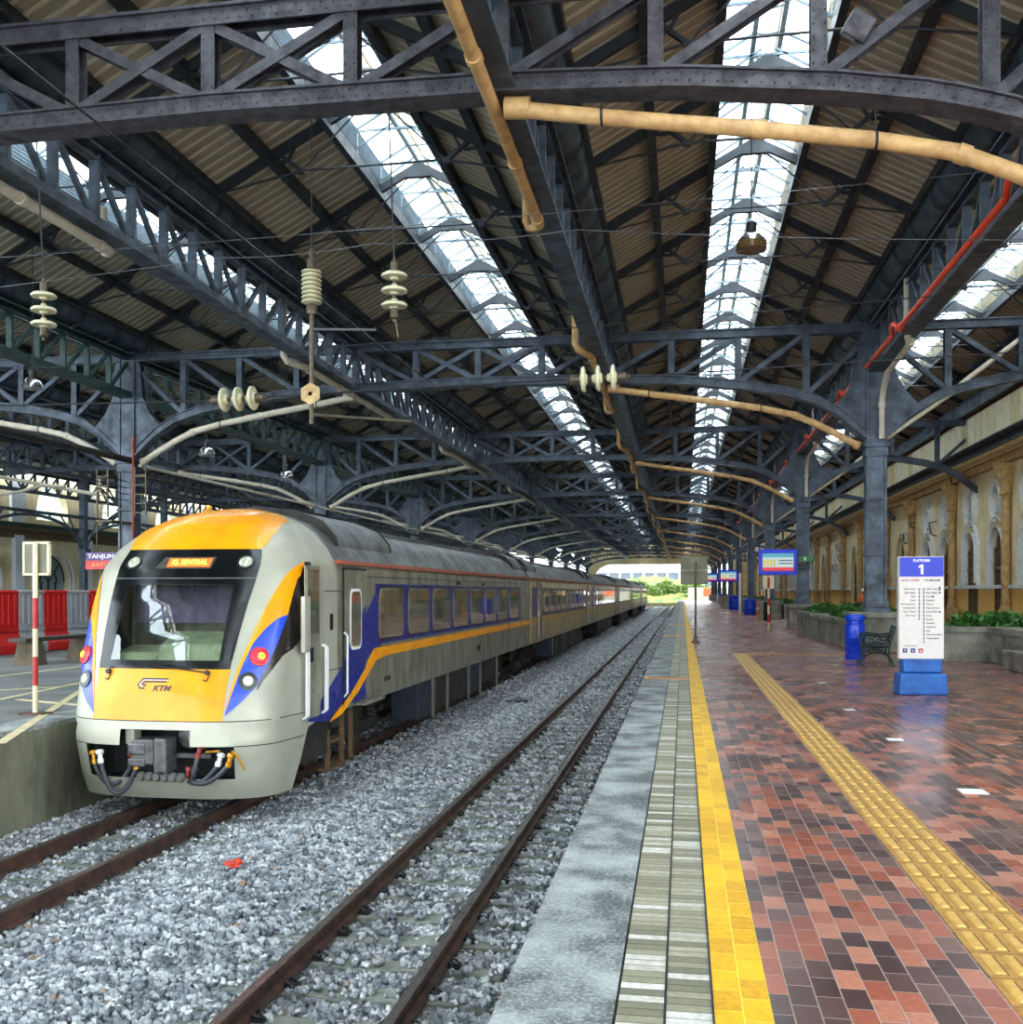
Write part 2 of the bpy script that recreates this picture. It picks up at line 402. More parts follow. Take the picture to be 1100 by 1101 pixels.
# ------------------------------------------------------------------ loose stones
def stones(regions):
    rs = np.random.RandomState(3); V = []; 
    base = np.array([(x, y, z) for z in (-1, 1) for y in (-1, 1) for x in (-1, 1)], dtype=np.float64) * .62
    for (y0, y1, dens, s0, s1) in regions:
        n = int((y1 - y0) * 6.9 * dens)
        x = rs.uniform(-7.68, -.74, n); y = rs.uniform(y0, y1, n)
        f = np.mod(y, .56) 
        keep = np.ones(n, bool)
        for c in (XN, XT):
            on = (np.abs(x - c) < 1.02)
            keep &= ~(on & (f < .24) & (rs.rand(n) < np.where(np.abs(x - c) < .45, .80, .50)))
            keep &= ~(np.abs(np.abs(x - c) - .525) < .075)
        x = x[keep]; y = y[keep]; n = len(x)
        h = np.array([zb(a) for a in x]) + rs.uniform(-.012, .02, n)
        for c in (XN, XT): h = np.where(np.abs(x - c) < 1.0, np.minimum(h, -1.225 + rs.uniform(0, .012, n)), h)
        for c in (XN, XT): h = np.where((np.abs(x - c) < 1.02) & (np.mod(y, .56) < .24), -1.182 + rs.uniform(0, .008, n), h)
        s = rs.uniform(s0, s1, n)
        q = rs.normal(size=(n, 4)); q /= np.linalg.norm(q, axis=1)[:, None]
        w, a, b_, c_ = q.T
        Rm = np.stack([1-2*(b_*b_+c_*c_), 2*(a*b_-c_*w), 2*(a*c_+b_*w), 2*(a*b_+c_*w), 1-2*(a*a+c_*c_), 2*(b_*c_-a*w),
                       2*(a*c_-b_*w), 2*(b_*c_+a*w), 1-2*(a*a+b_*b_)], 1).reshape(n, 3, 3)
        P = base[None] * rs.uniform(.55, 1.15, (n, 1, 3)) + rs.uniform(-.24, .24, (n, 8, 3))
        P = np.einsum('nij,nkj->nki', Rm, P) * s[:, None, None]
        P += np.stack([x, y, h], 1)[:, None, :]
        V.append(P.reshape(-1, 3))
    V = np.concatenate(V); n = len(V) // 8
    fq = np.array([(0,2,3,1),(4,5,7,6),(0,1,5,4),(1,3,7,5),(3,2,6,7),(2,0,4,6)])
    Fq = (fq[None] + (np.arange(n) * 8)[:, None, None]).reshape(-1)
    me = bpy.data.meshes.new('ballast_stones'); me.vertices.add(len(V)); me.vertices.foreach_set('co', V.reshape(-1))
    me.loops.add(len(Fq)); me.loops.foreach_set('vertex_index', Fq); nf = len(Fq) // 4
    me.polygons.add(nf); me.polygons.foreach_set('loop_start', np.arange(nf) * 4)
    me.update(calc_edges=True); me.validate(); me.materials.append(STONE)
    o = bpy.data.objects.new('ballast_stones', me); COL.objects.link(o)
    tag(o, 'loose crushed grey granite stones between and beside the tracks', 'ballast', kind='stuff')
stones([(4.4, 14, 900, .022, .04), (14, 26, 420, .03, .052), (26, 62, 110, .05, .085), (62, 110, 34, .08, .13)])

# ------------------------------------------------------------------ tracks
def rail_mb(y0, y1):
    prof = [(-.065, -.155), (.065, -.155), (.065, -.143), (.012, -.122), (.010, -.045), (.035, -.036), (.036, -.004), (.03, 0), (-.03, 0), (-.036, -.004), (-.035, -.036), (-.010, -.045), (-.012, -.122), (-.065, -.143)]
    return MB().prism(prof, 'y', y0, y1)
def track(xc, y0, y1, label):
    t = thing('railway_track', label, 'railway track', (xc, 0, ZR))
    for s in (-1, 1):
        m = rail_mb(y0, y1); r = m.build('rail', RAILS, t); r.location.x = s * .525
        h = MB().box(-.033, .033, y0, y1, -.006, .0015).build('running_surface', RAILT, r)
    k0 = int(math.ceil(y0 / .56)); first = None; n = 0
    ys = []; y = k0 * .56 + .12
    while y < y1: ys.append(y); y += .56
    vis = [y for y in ys if y > 5.4]
    near = vis[:100]; rest = vis[100:]
    sl = MB(); w = .12
    pr = [(-.12, -.38), (.12, -.38), (.105, -.158), (-.105, -.158)]
    sl.prism([(-1.0, -.38), (1.0, -.38), (1.0, -.165), (.75, -.158), (.3, -.158), (.12, -.175), (-.12, -.175), (-.3, -.158), (-.75, -.158), (-1.0, -.165)], 'y', -.11, .11)
    proto = sl.build('sleeper', SLEEP, t, bevel=.012); proto.location = (0, near[0], 0)
    cb = MB()
    for dy in (-.04, .04): cb.tube([(0, dy, -.15), (.02, dy * 1.2, -.105), (.055, dy, -.12), (.08, dy * .4, -.14)], .011, 6)
    cb.box(-.01, .09, -.055, .055, -.158, -.135)
    cl = []
    for s in (-1, 1):
        for d in (-1, 1):
            c = cb.build('rail_clip', BLACK, proto) if not cl else cl[0].copy()
            if cl: COL.objects.link(c); c.parent = proto
            c.location = (s * .525 + d * .06, 0, 0); c.rotation_euler = (0, 0, 0 if d > 0 else math.pi); cl.append(c)
    for i, y in enumerate(near[1:]):
        c = proto.copy(); COL.objects.link(c); c.parent = t; c.location = (0, y, 0)
        if i < 26:
            for k in cl:
                d = k.copy(); COL.objects.link(d); d.parent = c
    if rest:
        m = MB()
        for y in rest: m.box(-1, 1, y - .11, y + .11, -.3, -.16)
        o = m.build('sleeper', SLEEP, t); o['kind'] = 'stuff'
    return t
track(XN, -26, 300, 'rusty railway track beside the yellow-edged platform, running clear to the far end')
track(XT, -26, 300, 'railway track on the left that the train stands on')

# tan tactile path with raised bars
base = MB().box(1.272, 1.66, 3.0, 26.75, -.01, .003).box(1.272, 4.3, 26.75, 27.1, -.01, .0035)
o = tag(base.build('tactile_path', TACT), 'tan tactile guiding path of barred tiles running along the red paving', 'tactile paving')
b = MB(); d = MB(); y = 3.0
while y < 26.5:
    d.box(1.272, 1.66, y - .004, y + .003, .003, .0034)
    for k in range(4):
        x = 1.302 + k * .092
        b.add([(x, y+.035, .003), (x+.05, y+.035, .003), (x+.05, y+.265, .003), (x, y+.265, .003), (x+.010, y+.045, .013), (x+.040, y+.045, .013), (x+.040, y+.255, .013), (x+.010, y+.255, .013)],
              [(4,5,6,7),(0,1,5,4),(1,2,6,5),(2,3,7,6),(3,0,4,7)])
        d.box(x + .05, x + .058, y + .035, y + .268, .003, .0036).box(x, x + .058, y + .027, y + .035, .003, .0036)
    y += .305
o2 = b.build('raised_bars', M('light_tan_bars', (204, 162, 84), .45, 0, .25, 14), o, recalc=False); o2['kind'] = 'stuff'  # bars in a lighter tan than the tiles, so they stand out
o2 = d.build('bar_edge_lines', M('brown_tile_lines', (120, 84, 40), .8, 0, .3, 9), o); o2['kind'] = 'stuff'  # brown lines at tile joints and along two sides of each bar
# orange crossing strips with dark lettering
for (Y, w, lab, tx) in ((19.15, .36, 'orange painted warning strip across the platform edge, nearest', True), (37.6, .7, 'orange painted warning strip across the platform edge beyond the sign post', False), (50, .8, 'orange painted warning strip across the platform edge, farthest', False)):
    o = thing('warning_strip', lab, 'painted strip', (0, Y, 0))
    MB().box(-.70, -.263, -w/2, w/2, .001, .0065).box(-.248, -.074, -w/2, w/2, .001, .0065).box(-.06, .111, -w/2, w/2, .001, .0065).build('paint', M('orange_floor_paint', (236, 150, 30), .5, 0, .25, 9), o)
    if tx:
        m = MB()
        for (a, c_) in ((-.62, -.5), (-.46, -.3), (-.23, -.1), (-.04, .08)):
            m.box(a, c_, -.06, -.03, .0065, .008).box(a, c_, .0, .025, .0065, .008).box(a, a + .025, -.06, .07, .0065, .008).box(c_ - .03, c_, -.1, .06, .0065, .008).box(a+.05, a + .07, -.08, .1, .0065, .008)
        m.build('lettering', M('brown_letter_paint', (110, 36, 14), .6), o)
# ------------------------------------------------------------------ the iron shed
LX = dict(J=-39.0, I=-31.5, G=-24.2, F=-16.9, C=-9.6, D=-2.15, E=5.2, W=12.65)
BAYS = [('J', 'I'), ('I', 'G'), ('G', 'F'), ('F', 'C'), ('C', 'D'), ('D', 'E'), ('E', 'W')]
BAYN = {'JI': 'outermost left bay', 'IG': 'far left bay', 'GF': 'bay left of the far columns', 'FC': 'bay over the far platform', 'CD': 'bay over the train', 'DE': 'bay over the near platform edge', 'EW': 'bay beside the station building'}
SP = 17.0
TY = [12 + SP * k for k in range(-4, 11)]
Y0, Y1 = -56.0, YE
ZEAVE, ZAPEX, HALF, DXE = 9.58, 11.32, .9, 3.3
def zr(dx): return ZEAVE + (ZAPEX - ZEAVE) * (1 - dx / DXE)
ZL = zr(HALF)
# corrugated sheets, one ceiling
b = MB()
for A, B in BAYS:
    xc = (LX[A] + LX[B]) / 2; ya = Y0 if A not in 'JIG' else 8.12
    for s in (-1, 1):
        y = ya; o = len(b.v); n = 0; P = .28
        while y < Y1:
            for dy, dz in ((0, 0), (P * .62, 0), (P * .70, .045), (P * .92, .045)):
                b.v.append((xc + s * DXE, y + dy, ZEAVE + dz + .02)); b.v.append((xc + s * HALF, y + dy, ZL + dz + .02)); n += 1
            y += P
        for i in range(n - 1): b.f.append((o + 2*i, o + 2*i + 1, o + 2*i + 3, o + 2*i + 2))
# valley covers closing the roof over each girder
for L in LX.values():
    b.box(L - .44, L + .44, Y0 if L > -20 else 8.0, Y1, ZEAVE + .06, ZEAVE + .10)
b.box(-43.3, -39.4, 8.0, Y1, ZEAVE + .06, ZEAVE + .10)  # flat roof over the gap, added to keep sky light off the left wall
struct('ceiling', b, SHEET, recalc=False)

# purlins and eave beams: long timbers, one per line
for A, B in BAYS:
    xc = (LX[A] + LX[B]) / 2; ya = -5 if A not in 'JIG' else 12.0
    for s in (-1, 1):
        for dx, w, h, nm in ((3.22, .16, .2, 'eave'), (2.1, .16, .2, 'middle'), (HALF + .02, .14, .26, 'skylight edge')):
            z = zr(dx) - h / 2 - .01
            o = MB().box(xc + s*dx - w/2, xc + s*dx + w/2, ya, Y1, z - h/2, z + h/2).build('purlin', RAFT)
            tag(o, '%s purlin on the %s slope, %s' % (nm, 'left' if s < 0 else 'right', BAYN[A+B]), 'roof beam', 'long roof purlins')

# lanterns (raised skylights)
CAPG = mat_glasspane('milky_ridge_cap', (.8, .8, .76, 1), .8, (.52, .51, .46, 1))
def lantern(xc, y0, lab, fine, grp):
    t = thing('skylight_lantern', lab, 'skylight', (xc, y0, 0), 0, grp); L = SP
    zt = ZL + .52; zp = zt + .36; rv = .24
    for s in (-1, 1):
        g_ = MB(); n = int(L / 1.7)
        for i in range(n):
            y = i * 1.7
            for k in range(2):
                ya = y + k * .85 + .02; yb = ya + .81
                g_.add([(s*HALF, ya, zt), (s*rv, ya, zp), (s*rv, yb, zp), (s*HALF, yb, zt)], [(0,1,2,3)])
        g_.build('glazing', SKYG, t, recalc=False)
        lv = MB(); nz = 6
        for i in range(nz):
            z = ZL + .06 + i * .085
            lv.add([(s*(HALF-.03), 0, z), (s*(HALF+.05), 0, z - .06), (s*(HALF+.05), L, z - .06), (s*(HALF-.03), L, z),
                    (s*(HALF-.03), 0, z+.012), (s*(HALF+.05), 0, z - .048), (s*(HALF+.05), L, z - .048), (s*(HALF-.03), L, z+.012)],
                   [(0,1,2,3),(4,5,6,7),(0,1,5,4),(2,3,7,6),(0,3,7,4),(1,2,6,5)])
        lv.build('louvre_wall', LOUV if s > 0 else LOUVB, t)
    rd = MB()
    for i in range(int(L / .42)):
        y = i * .42
        for s in (-1, 1): rd.box(s*rv - .012, s*rv + .012, y + .03, y + .33, zp, zp + .3)
    rr = MB()
    for s in (-1, 1): rr.box(s*rv - .045, s*rv + .045, 0, L, zp - .05, zp + .02); rd.box(s*rv-.03, s*rv+.03, 0, L, zp + .28, zp + .32)
    for i in range(int(L / .85)): rr.bar((-rv, i*.85, zp - .02), (0, i*.85 + .3, zp + .1), .03, .03).bar((rv, i*.85, zp - .02), (0, i*.85 + .3, zp + .1), .03, .03)
    rr.build('ridge_rail', LAF, t)
    rd.build('ridge_vent', LOUV, t)
    MB().add([(-rv-.08, 0, zp+.33), (0, 0, zp+.42), (0, L, zp+.42), (-rv-.08, L, zp+.33), (rv+.08, 0, zp+.33), (rv+.08, L, zp+.33)], [(0,1,2,3),(1,4,5,2)]).build('ridge_cap', CAPG, t, recalc=False)
    fr = None; m = MB()
    def frame_mb(m, y):
        for s in (-1, 1):
            m.bar((s*HALF, y, zt), (s*rv, y, zp), .05, .07); m.bar((s*HALF, y, ZL - .05), (s*HALF, y, zt + .02), .06, .07)
            m.bar((s*(HALF-.02), y, ZL + .1), (s*.12, y, zt + .05), .035, .04)
        m.bar((-HALF, y, zt - .06), (HALF, y, zt - .06), .035, .05)
        return m
    if fine:
        for i in range(10):
            if fr is None: fr = frame_mb(MB(), 0).build('lantern_frame', LAF, t)
            else: c = fr.copy(); COL.objects.link(c); c.parent = t; c.location.y = i * 1.7
    else:
        for i in range(10): frame_mb(m, i * 1.7)
        m.build('lantern_frame', LAF, t)
    return t
LAF = M('pale_blue_lantern_frame', (104, 124, 138), .45, .2, .35, 4)
lf = {}
for A, B in BAYS:
    xc = (LX[A] + LX[B]) / 2
    for k, y in enumerate(TY[:-1] + [182.0]):
        if A in 'JIG' and y < 11: continue
        if y > 173 and k < len(TY) - 1: continue
        fine = 11 < y < 60
        q = ORD[int((y - 12) / SP)] if y > 11 else ('overhead', 'first rearward', 'second rearward', 'third rearward')[int((-5 - y) / SP + .01)]
        lab = '%s stretch of skylight lantern over the %s' % (q, BAYN[A+B])
        key = fine
        if key not in lf: lf[key] = lantern(xc, y, lab, fine, 'skylight lanterns')
        else: copy_tree(lf[key], (xc, y, 0), None, lab)
    
# rafter frames
def rafter_frame(parts, xc=0, Y=0):
    t = thing('rafter_frame', 'x', 'roof frame', (xc, Y, 0), 0, 'rafter frames'); ms = {}
    def part(name, fn):
        if parts: fn(MB()).build(name, RAFT, t)
        else: ms.setdefault('m', MB()); fn(ms['m'])
    fz = 9.82; fx = 1.45
    for s in (-1, 1):
        part('rafter', lambda m: m.bar((s*3.35, 0, zr(3.35) - .1), (0, 0, zr(0) - .1), .1, .17))
        part('strut', lambda m: m.bar((s*1.9, 0, zr(1.9) - .15), (s*fx, 0, fz), .09, .07).bar((s*2.2, 0, zr(2.2) - .14), (s*1.78, 0, zr(1.8) - .36), .07, .05).bar((s*1.55, 0, zr(1.55) - .14), (s*1.74, 0, zr(1.8) - .36), .07, .05).box(s*fx - .07, s*fx + .07, -.05, .05, fz - .06, fz + .04))
        part('tie_rod', lambda m: m.tube([(s*3.3, 0, zr(3.3) - .12), (s*fx, 0, fz)], .022, 6))
        part('tie_rod', lambda m: m.tube([(s*.1, 0, zr(0) - .22), (s*fx, 0, fz)], .018, 6))
    part('tie_rod', lambda m: m.tube([(-fx, 0, fz), (fx, 0, fz + .02)], .02, 6))
    part('gusset_plate', lambda m: m.prism([(-.28, ZAPEX - .36), (.28, ZAPEX - .36), (.3, ZAPEX - .22), (0, ZAPEX - .04), (-.3, ZAPEX - .22)], 'y', -.06, .06))
    if not parts: ms['m'].build('frame', RAFT, t)
    return t
RF = {True: None, False: None}
for A, B in BAYS:
    xc = (LX[A] + LX[B]) / 2; y = 12.0; i = 0
    while y < 189:
        if not (A in 'JIG' and y < 25):
            fine = y < (50 if A in 'JIGF' else 64)
            if y < 64: lab = '%s dark rafter frame with tie rods in the %s' % (ORD[i], BAYN[A+B])
            else: lab = '%s dark rafter frame, small and distant, in the %s' % (ORD[i], BAYN[A+B])
            grp = 'rafter frames of the ' + BAYN[A+B]
            if RF[fine] is None:
                RF[fine] = rafter_frame(fine, xc, y); RF[fine]['label'] = lab; RF[fine]['group'] = grp
            else: copy_tree(RF[fine], (xc, y, 0), None, lab, grp)
        y += 3.4; i += 1

# lattice girders carrying the valleys
ZB, ZT = 7.58, 8.95                           # bottom and top of girders and trusses
def girder(mat, fine):
    t = thing('lattice_girder', 'x', 'girder', (0, 0, 0), 0, 'valley girders')
    c = MB().box(-.17, .17, 0, SP, ZT - .05, ZT).box(-.03, .03, 0, SP, ZT - .2, ZT - .05).box(-.1, .1, 0, SP, ZT-.2, ZT-.18); c.build('top_chord', mat, t)
    c = MB().box(-.2, .2, 0, SP, ZB, ZB + .04).box(-.14, -.1, 0, SP, ZB + .04, ZB + .2).box(.1, .14, 0, SP, ZB + .04, ZB + .2); c.build('bottom_chord', mat, t)
    n = 15; p = SP / n; web = MB(); V = D1 = D2 = None
    for i in range(n):
        y = i * p
        vm = lambda m, y: m.box(-.08, .08, y - .045, y + .045, ZB + .1, ZT - .1)
        dm = lambda m, y, f: m.bar((0, y if f else y + p, ZT - .15), (0, y + p if f else y, ZB + .12), .08, .1)
        if fine:
            if V is None: V = vm(MB(), 0).build('post', mat, t)
            else: c = V.copy(); COL.objects.link(c); c.parent = t; c.location.y = y
            f = i < n / 2
            if f:
                if D1 is None: D1 = dm(MB(), 0, True).build('diagonal', mat, t); c = D1
                else: c = D1.copy(); COL.objects.link(c); c.parent = t
            else:
                if D2 is None: D2 = dm(MB(), 0, False).build('diagonal', mat, t); c = D2
                else: c = D2.copy(); COL.objects.link(c); c.parent = t
            c.location.y = y
        else: vm(web, y); dm(web, y, i < n / 2)
    if not fine: web.build('web', mat, t)
    return t
gc = {}
for L in 'JIGFCDE':
    for k, y in enumerate(TY[:-1]):
        if y < -6 or (L in 'JIG' and y < 28) or (L == 'F' and y < 11): continue
        fine = 11 < y < 60; mat = GREEN if L == 'F' else STEEL
        w = {'J': 'outermost left', 'I': 'arcade', 'G': 'far left', 'F': 'green far platform', 'C': 'left valley over the train', 'D': 'central valley', 'E': 'platform column line'}[L]
        q = ORD[int((y - 12) / SP)] if y > 11 else 'overhead'
        lab = '%s length of lattice girder along the %s' % (q, w if 'line' in w or 'valley' in w else w + ' line')
        key = (mat.name, fine)
        if key not in gc: gc[key] = girder(mat, fine); gc[key].location = (LX[L], y, 0); gc[key]['label'] = lab
        else: copy_tree(gc[key], (LX[L], y, 0), None, lab)
# gutters in the valleys
for L, X in LX.items():
    if L in 'JIW': continue
    ya = -5 if L not in 'G' else 20
    m = MB(); pr = [(.46, .02), (.44, -.2), (.34, -.42), (.18, -.52), (0, -.55)]
    pr = [(-a, z) for a, z in pr] + [(a, z) for a, z in reversed(pr[:-1])]
    m.prism([(X + a, ZEAVE + z) for a, z in pr], 'y', ya, Y1)
    o = m.build('valley_gutter', GUTTER, smooth=True)
    tag(o, 'rounded blue-grey valley gutter running above the %s girder' % {'G': 'far left', 'F': 'green far platform', 'C': 'left lattice', 'D': 'central', 'E': 'platform column'}[L], 'gutter', 'valley gutters')
    y = ya + 17.3 if ya < 0 else ya; jb = None
    while y < 110:
        if jb is None: jb = MB().prism([(X + a * 1.06, ZEAVE + z * 1.07) for a, z in pr], 'y', 0, .1).build('joint_band', RAFT, o); jb.location.y = y
        else: c = jb.copy(); COL.objects.link(c); c.parent = o; c.location.y = y
        y += 1.7

# ---- main trusses
TAB = [(0, 4.15), (.3, 4.2), (.9, 4.75), (1.6, 5.18), (2.4, 5.42), (3.5, 5.62), (5.2, 5.82), (7.3, 5.93), (11.2, 5.98)]
def interp(tab, d):
    for (a, u), (b_, v) in zip(tab, tab[1:]):
        if d <= b_: return u + (v - u) * (d - a) / (b_ - a)
    return tab[-1][1]
def strip(m, pts, zo0, zo1, y0, y1):
    o = len(m.v); n = len(pts)
    for (x, z) in pts: m.v += [(x, y0, z + zo0), (x, y1, z + zo0), (x, y1, z + zo1), (x, y0, z + zo1)]
    for i in range(n - 1):
        a = o + 4*i; c = a + 4
        for j in range(4): m.f.append((a + j, a + (j+1) % 4, c + (j+1) % 4, c + j))
    m.f.append((o, o+1, o+2, o+3)); e = o + 4*(n-1); m.f.append((e+3, e+2, e+1, e))
def truss(XA, XB, pts, mat, pat, haunchA=True, haunchB=True, rivets=False, lab='x', grp='roof trusses'):
    t = thing('roof_truss', lab, 'truss', (0, 0, 0), 0, grp)
    def zb_(x):
        d = []
        if haunchA: d.append(x - XA)
        if haunchB: d.append(XB - x)
        return CAMZ + interp(TAB, max(min(d), 0)) if d else CAMZ + 5.98
    m = MB(); m.box(XA, XB, -.18, .18, ZT - .04, ZT).box(XA, XB, -.13, -.10, ZT - .24, ZT - .04).box(XA, XB, .10, .13, ZT - .24, ZT - .04)
    if rivets:
        x = XA + .2
        while x < XB - .2: m.dot((x, -.135, ZT - .1), .016); m.dot((x + .07, -.135, ZT - .18), .016); x += .16
    m.build('top_chord', mat, t)
    N = 70; P = [(XA + (XB - XA) * i / N, zb_(XA + (XB - XA) * i / N)) for i in range(N + 1)]
    m = MB(); strip(m, P, 0, .035, -.19, .19); strip(m, P, .035, .25, -.13, -.10); strip(m, P, .035, .25, .10, .13)
    strip(m, P, .22, .25, -.18, -.10)
    if rivets:
        x = XA + .5
        while x < XB - .5: m.dot((x, -.135, zb_(x) + .09), .016); m.dot((x + .07, -.135, zb_(x) + .17), .016); x += .16
    m.build('bottom_chord', mat, t)
    for i, x in enumerate(pts[1:-1]):
        m = MB().box(x - .09, x + .09, -.1, -.085, zb_(x) + .1, ZT - .1).box(x - .09, x + .09, .085, .1, zb_(x) + .1, ZT - .1).box(x - .02, x + .02, -.09, .09, zb_(x) + .1, ZT - .1)
        if rivets:
            for q in range(8): m.dot((x - .06, -.105, zb_(x) + .2 + q * .15), .014); m.dot((x + .06, -.105, zb_(x) + .2 + q * .15), .014)
        m.build('post', mat, t)
    for i, (a, c) in enumerate(zip(pts, pts[1:])):
        k = pat[i]
        def d(p, q, o=0.0):
            m = MB()
            for y in (-.075 - o, .075 + o): m.bar((p[0], y, p[1]), (q[0], y, q[1]), .015, .13)
            m.bar((p[0], 0, p[1]), (q[0], 0, q[1]), .12, .02 + o * .5)
            m.build('diagonal', mat, t)
        if k in '\\X': d((a, ZT - .2), (c, zb_(c) + .18))
        if k in '/X': d((a, zb_(a) + .18), (c, ZT - .2), .02 if k == 'X' else 0)
    return t
L_ = LX
ptsM = [L_['F'] + 7.3*i/4 for i in range(4)] + [L_['C'] + 7.45*i/4 for i in range(4)] + [L_['D'] + 7.35*i/4 for i in range(5)]
patM = '\\\\\\\\\\XX/////'
ptsR = [L_['E'] + 7.45*i/4 for i in range(5)]
ptsL = [L_['J'] + 7.5*i/4 for i in range(4)] + [L_['I'] + 14.6*i/8 for i in range(9)]
near_tr = truss(L_['F'], L_['E'], ptsM, STEELN, patM, rivets=True, lab='nearest broad riveted grey roof truss crossing over the tracks'); near_tr.location.y = 12
main_tr = truss(L_['F'], L_['E'], ptsM, STEEL, patM, rivets=True, lab='x'); main_tr.location.y = 29
rt = truss(L_['E'], L_['W'], ptsR, STEEL, '\\\\//', True, True, lab='x', grp='side bay trusses'); rt.location.y = 12
lt = truss(L_['J'], L_['F'], ptsL, STEEL, '\\\\X/\\\\\\X/X//', True, True, lab='x', grp='far side trusses'); lt.location.y = 29
for k in range(12):
    y = 12 + 17 * k
    if y > 185: break
    q = ORD[k]
    if k == 1: main_tr['label'] = 'second slate blue roof truss crossing over train and platform'
    if k > 1: copy_tree(main_tr, (0, y, 0), None, '%s slate blue roof truss crossing over train and platform' % q)
    if k == 0: rt['label'] = 'nearest short truss between the platform columns and the station building'
    else: copy_tree(rt, (0, y, 0), None, '%s short truss between the platform columns and the station building' % q)
    if k == 1: lt['label'] = 'nearest truss over the roof bays left of the far columns'
    if k > 1: copy_tree(lt, (0, y, 0), None, '%s truss over the roof bays left of the far columns' % ORD[k-1])

# ---- columns
def column(z0, mat=STEEL):
    t = thing('iron_column', 'x', 'column', (0, 0, 0), 0, 'iron columns')
    m = MB().box(-.2, .2, -.16, .16, z0, 9.0).box(-.27, -.2, -.2, .2, z0, 9.0).box(.2, .27, -.2, .2, z0, 9.0); m.build('shaft', mat, t, bevel=.01)
    m = MB().box(-.33, .33, -.33, .33, z0 - .02, z0 + .12).box(-.3, .3, -.3, .3, z0 + .12, z0 + .3); m.build('base', mat, t, bevel=.015)
    m = MB()
    for z in (2.6, 4.1): m.box(-.3, .3, -.24, .24, z, z + .07)
    m.box(-.34, .34, -.28, .28, 5.55, 5.68).box(-.3, .3, -.25, .25, 5.3, 5.55); m.build('collar', mat, t, bevel=.01)
    m = MB()
    for s in (-1, 1):
        for y in (-.12, .12):
            m.prism([(s*.25, 5.75), (s*.6, 6.25), (s*1.05, 6.75), (s*.75, 7.1), (s*.5, 7.6), (s*.42, 8.6), (s*.25, 8.9)], 'y', y - .012, y + .012)
    m.build('spandrel_plate', mat, t)
    return t
def pedestal(x, y, lab, h, w=.62, mat=CONC):
    m = MB().box(-w, w, -w, w, 0, h - .16).box(-w - .07, w + .07, -w - .07, w + .07, h - .16, h)
    o = m.build('column_pedestal', mat, bevel=.02); o.location = (x, y, 0); return tag(o, lab, 'pedestal', 'column pedestals')
c0 = column(1.06)
c0.location = (L_['E'], 12, 0); c0['label'] = 'nearest slate iron column of the platform row'
for k in range(1, 11):
    y = 12 + 17 * k
    copy_tree(c0, (L_['E'], y, 0), None, '%s slate blue iron column along the station platform' % ORD[k-1])
    pedestal(L_['E'], y, 'stone pedestal under the %s iron column of the station platform' % ORD[k-1], 1.06)
pedestal(L_['E'], 12, 'stone pedestal beside the viewer under the platform column row', 1.06)
cl = column(.02); cl.location = (L_['F'], 29, 0); cl['label'] = 'nearest slate blue iron column on the far platform behind the train nose'
for k in range(2, 11):
    copy_tree(cl, (L_['F'], 12 + 17 * k, 0), None, '%s slate blue iron column on the far platform behind the train' % ORD[k-1])
slim = thing('arcade_column', 'x', 'column', (0, 0, 0), 0, 'arcade columns')
MB().box(-.16, .16, -.16, .16, 0, 9.0).build('shaft', STEEL, slim); MB().box(-.26, .26, -.26, .26, 0, .3).build('base', STEEL, slim); MB().box(-.26, .26, -.26, .26, 3.7, 3.9).build('collar', STEEL, slim)
for k in range(0, 16):
    y = 41 + 8.5 * k
    if y > 185: break
    lab = '%s slim dark column of the arcade before the building across the tracks' % ORD[k]
    if k == 0: slim.location = (L_['I'], y, 0); slim['label'] = lab
    else: copy_tree(slim, (L_['I'], y, 0), None, lab)
# arcade arches along the far left column line
def arch(lab, y):
    t = thing('arcade_arch', lab, 'arch', (L_['I'], y, 0), 0, 'arcade arches'); m = MB(); a = 4.0
    pts = [(0, a * math.cos(math.pi * i / 16), 3.9 + 1.5 * math.sin(math.pi * i / 16)) for i in range(17)]
    for p, q in zip(pts, pts[1:]): m.bar(p, q, .12, .14)
    m.build('arch_rib', STEEL, t)
    m = MB().bar((0, -4.25, 5.55), (0, 4.25, 5.55), .14, .16)
    for i in (2, 4, 6, 10, 12, 14): m.bar(pts[i], (0, pts[i][1] * .8, 5.5), .06, .07)
    m.build('spandrel_bracing', STEEL, t); return t
a0 = arch('nearest shallow iron arch of the arcade across the tracks', 45.25)
for k in range(1, 14): copy_tree(a0, (L_['I'], 45.25 + 8.5 * k, 0), None, '%s shallow iron arch of the arcade across the tracks' % ORD[k])

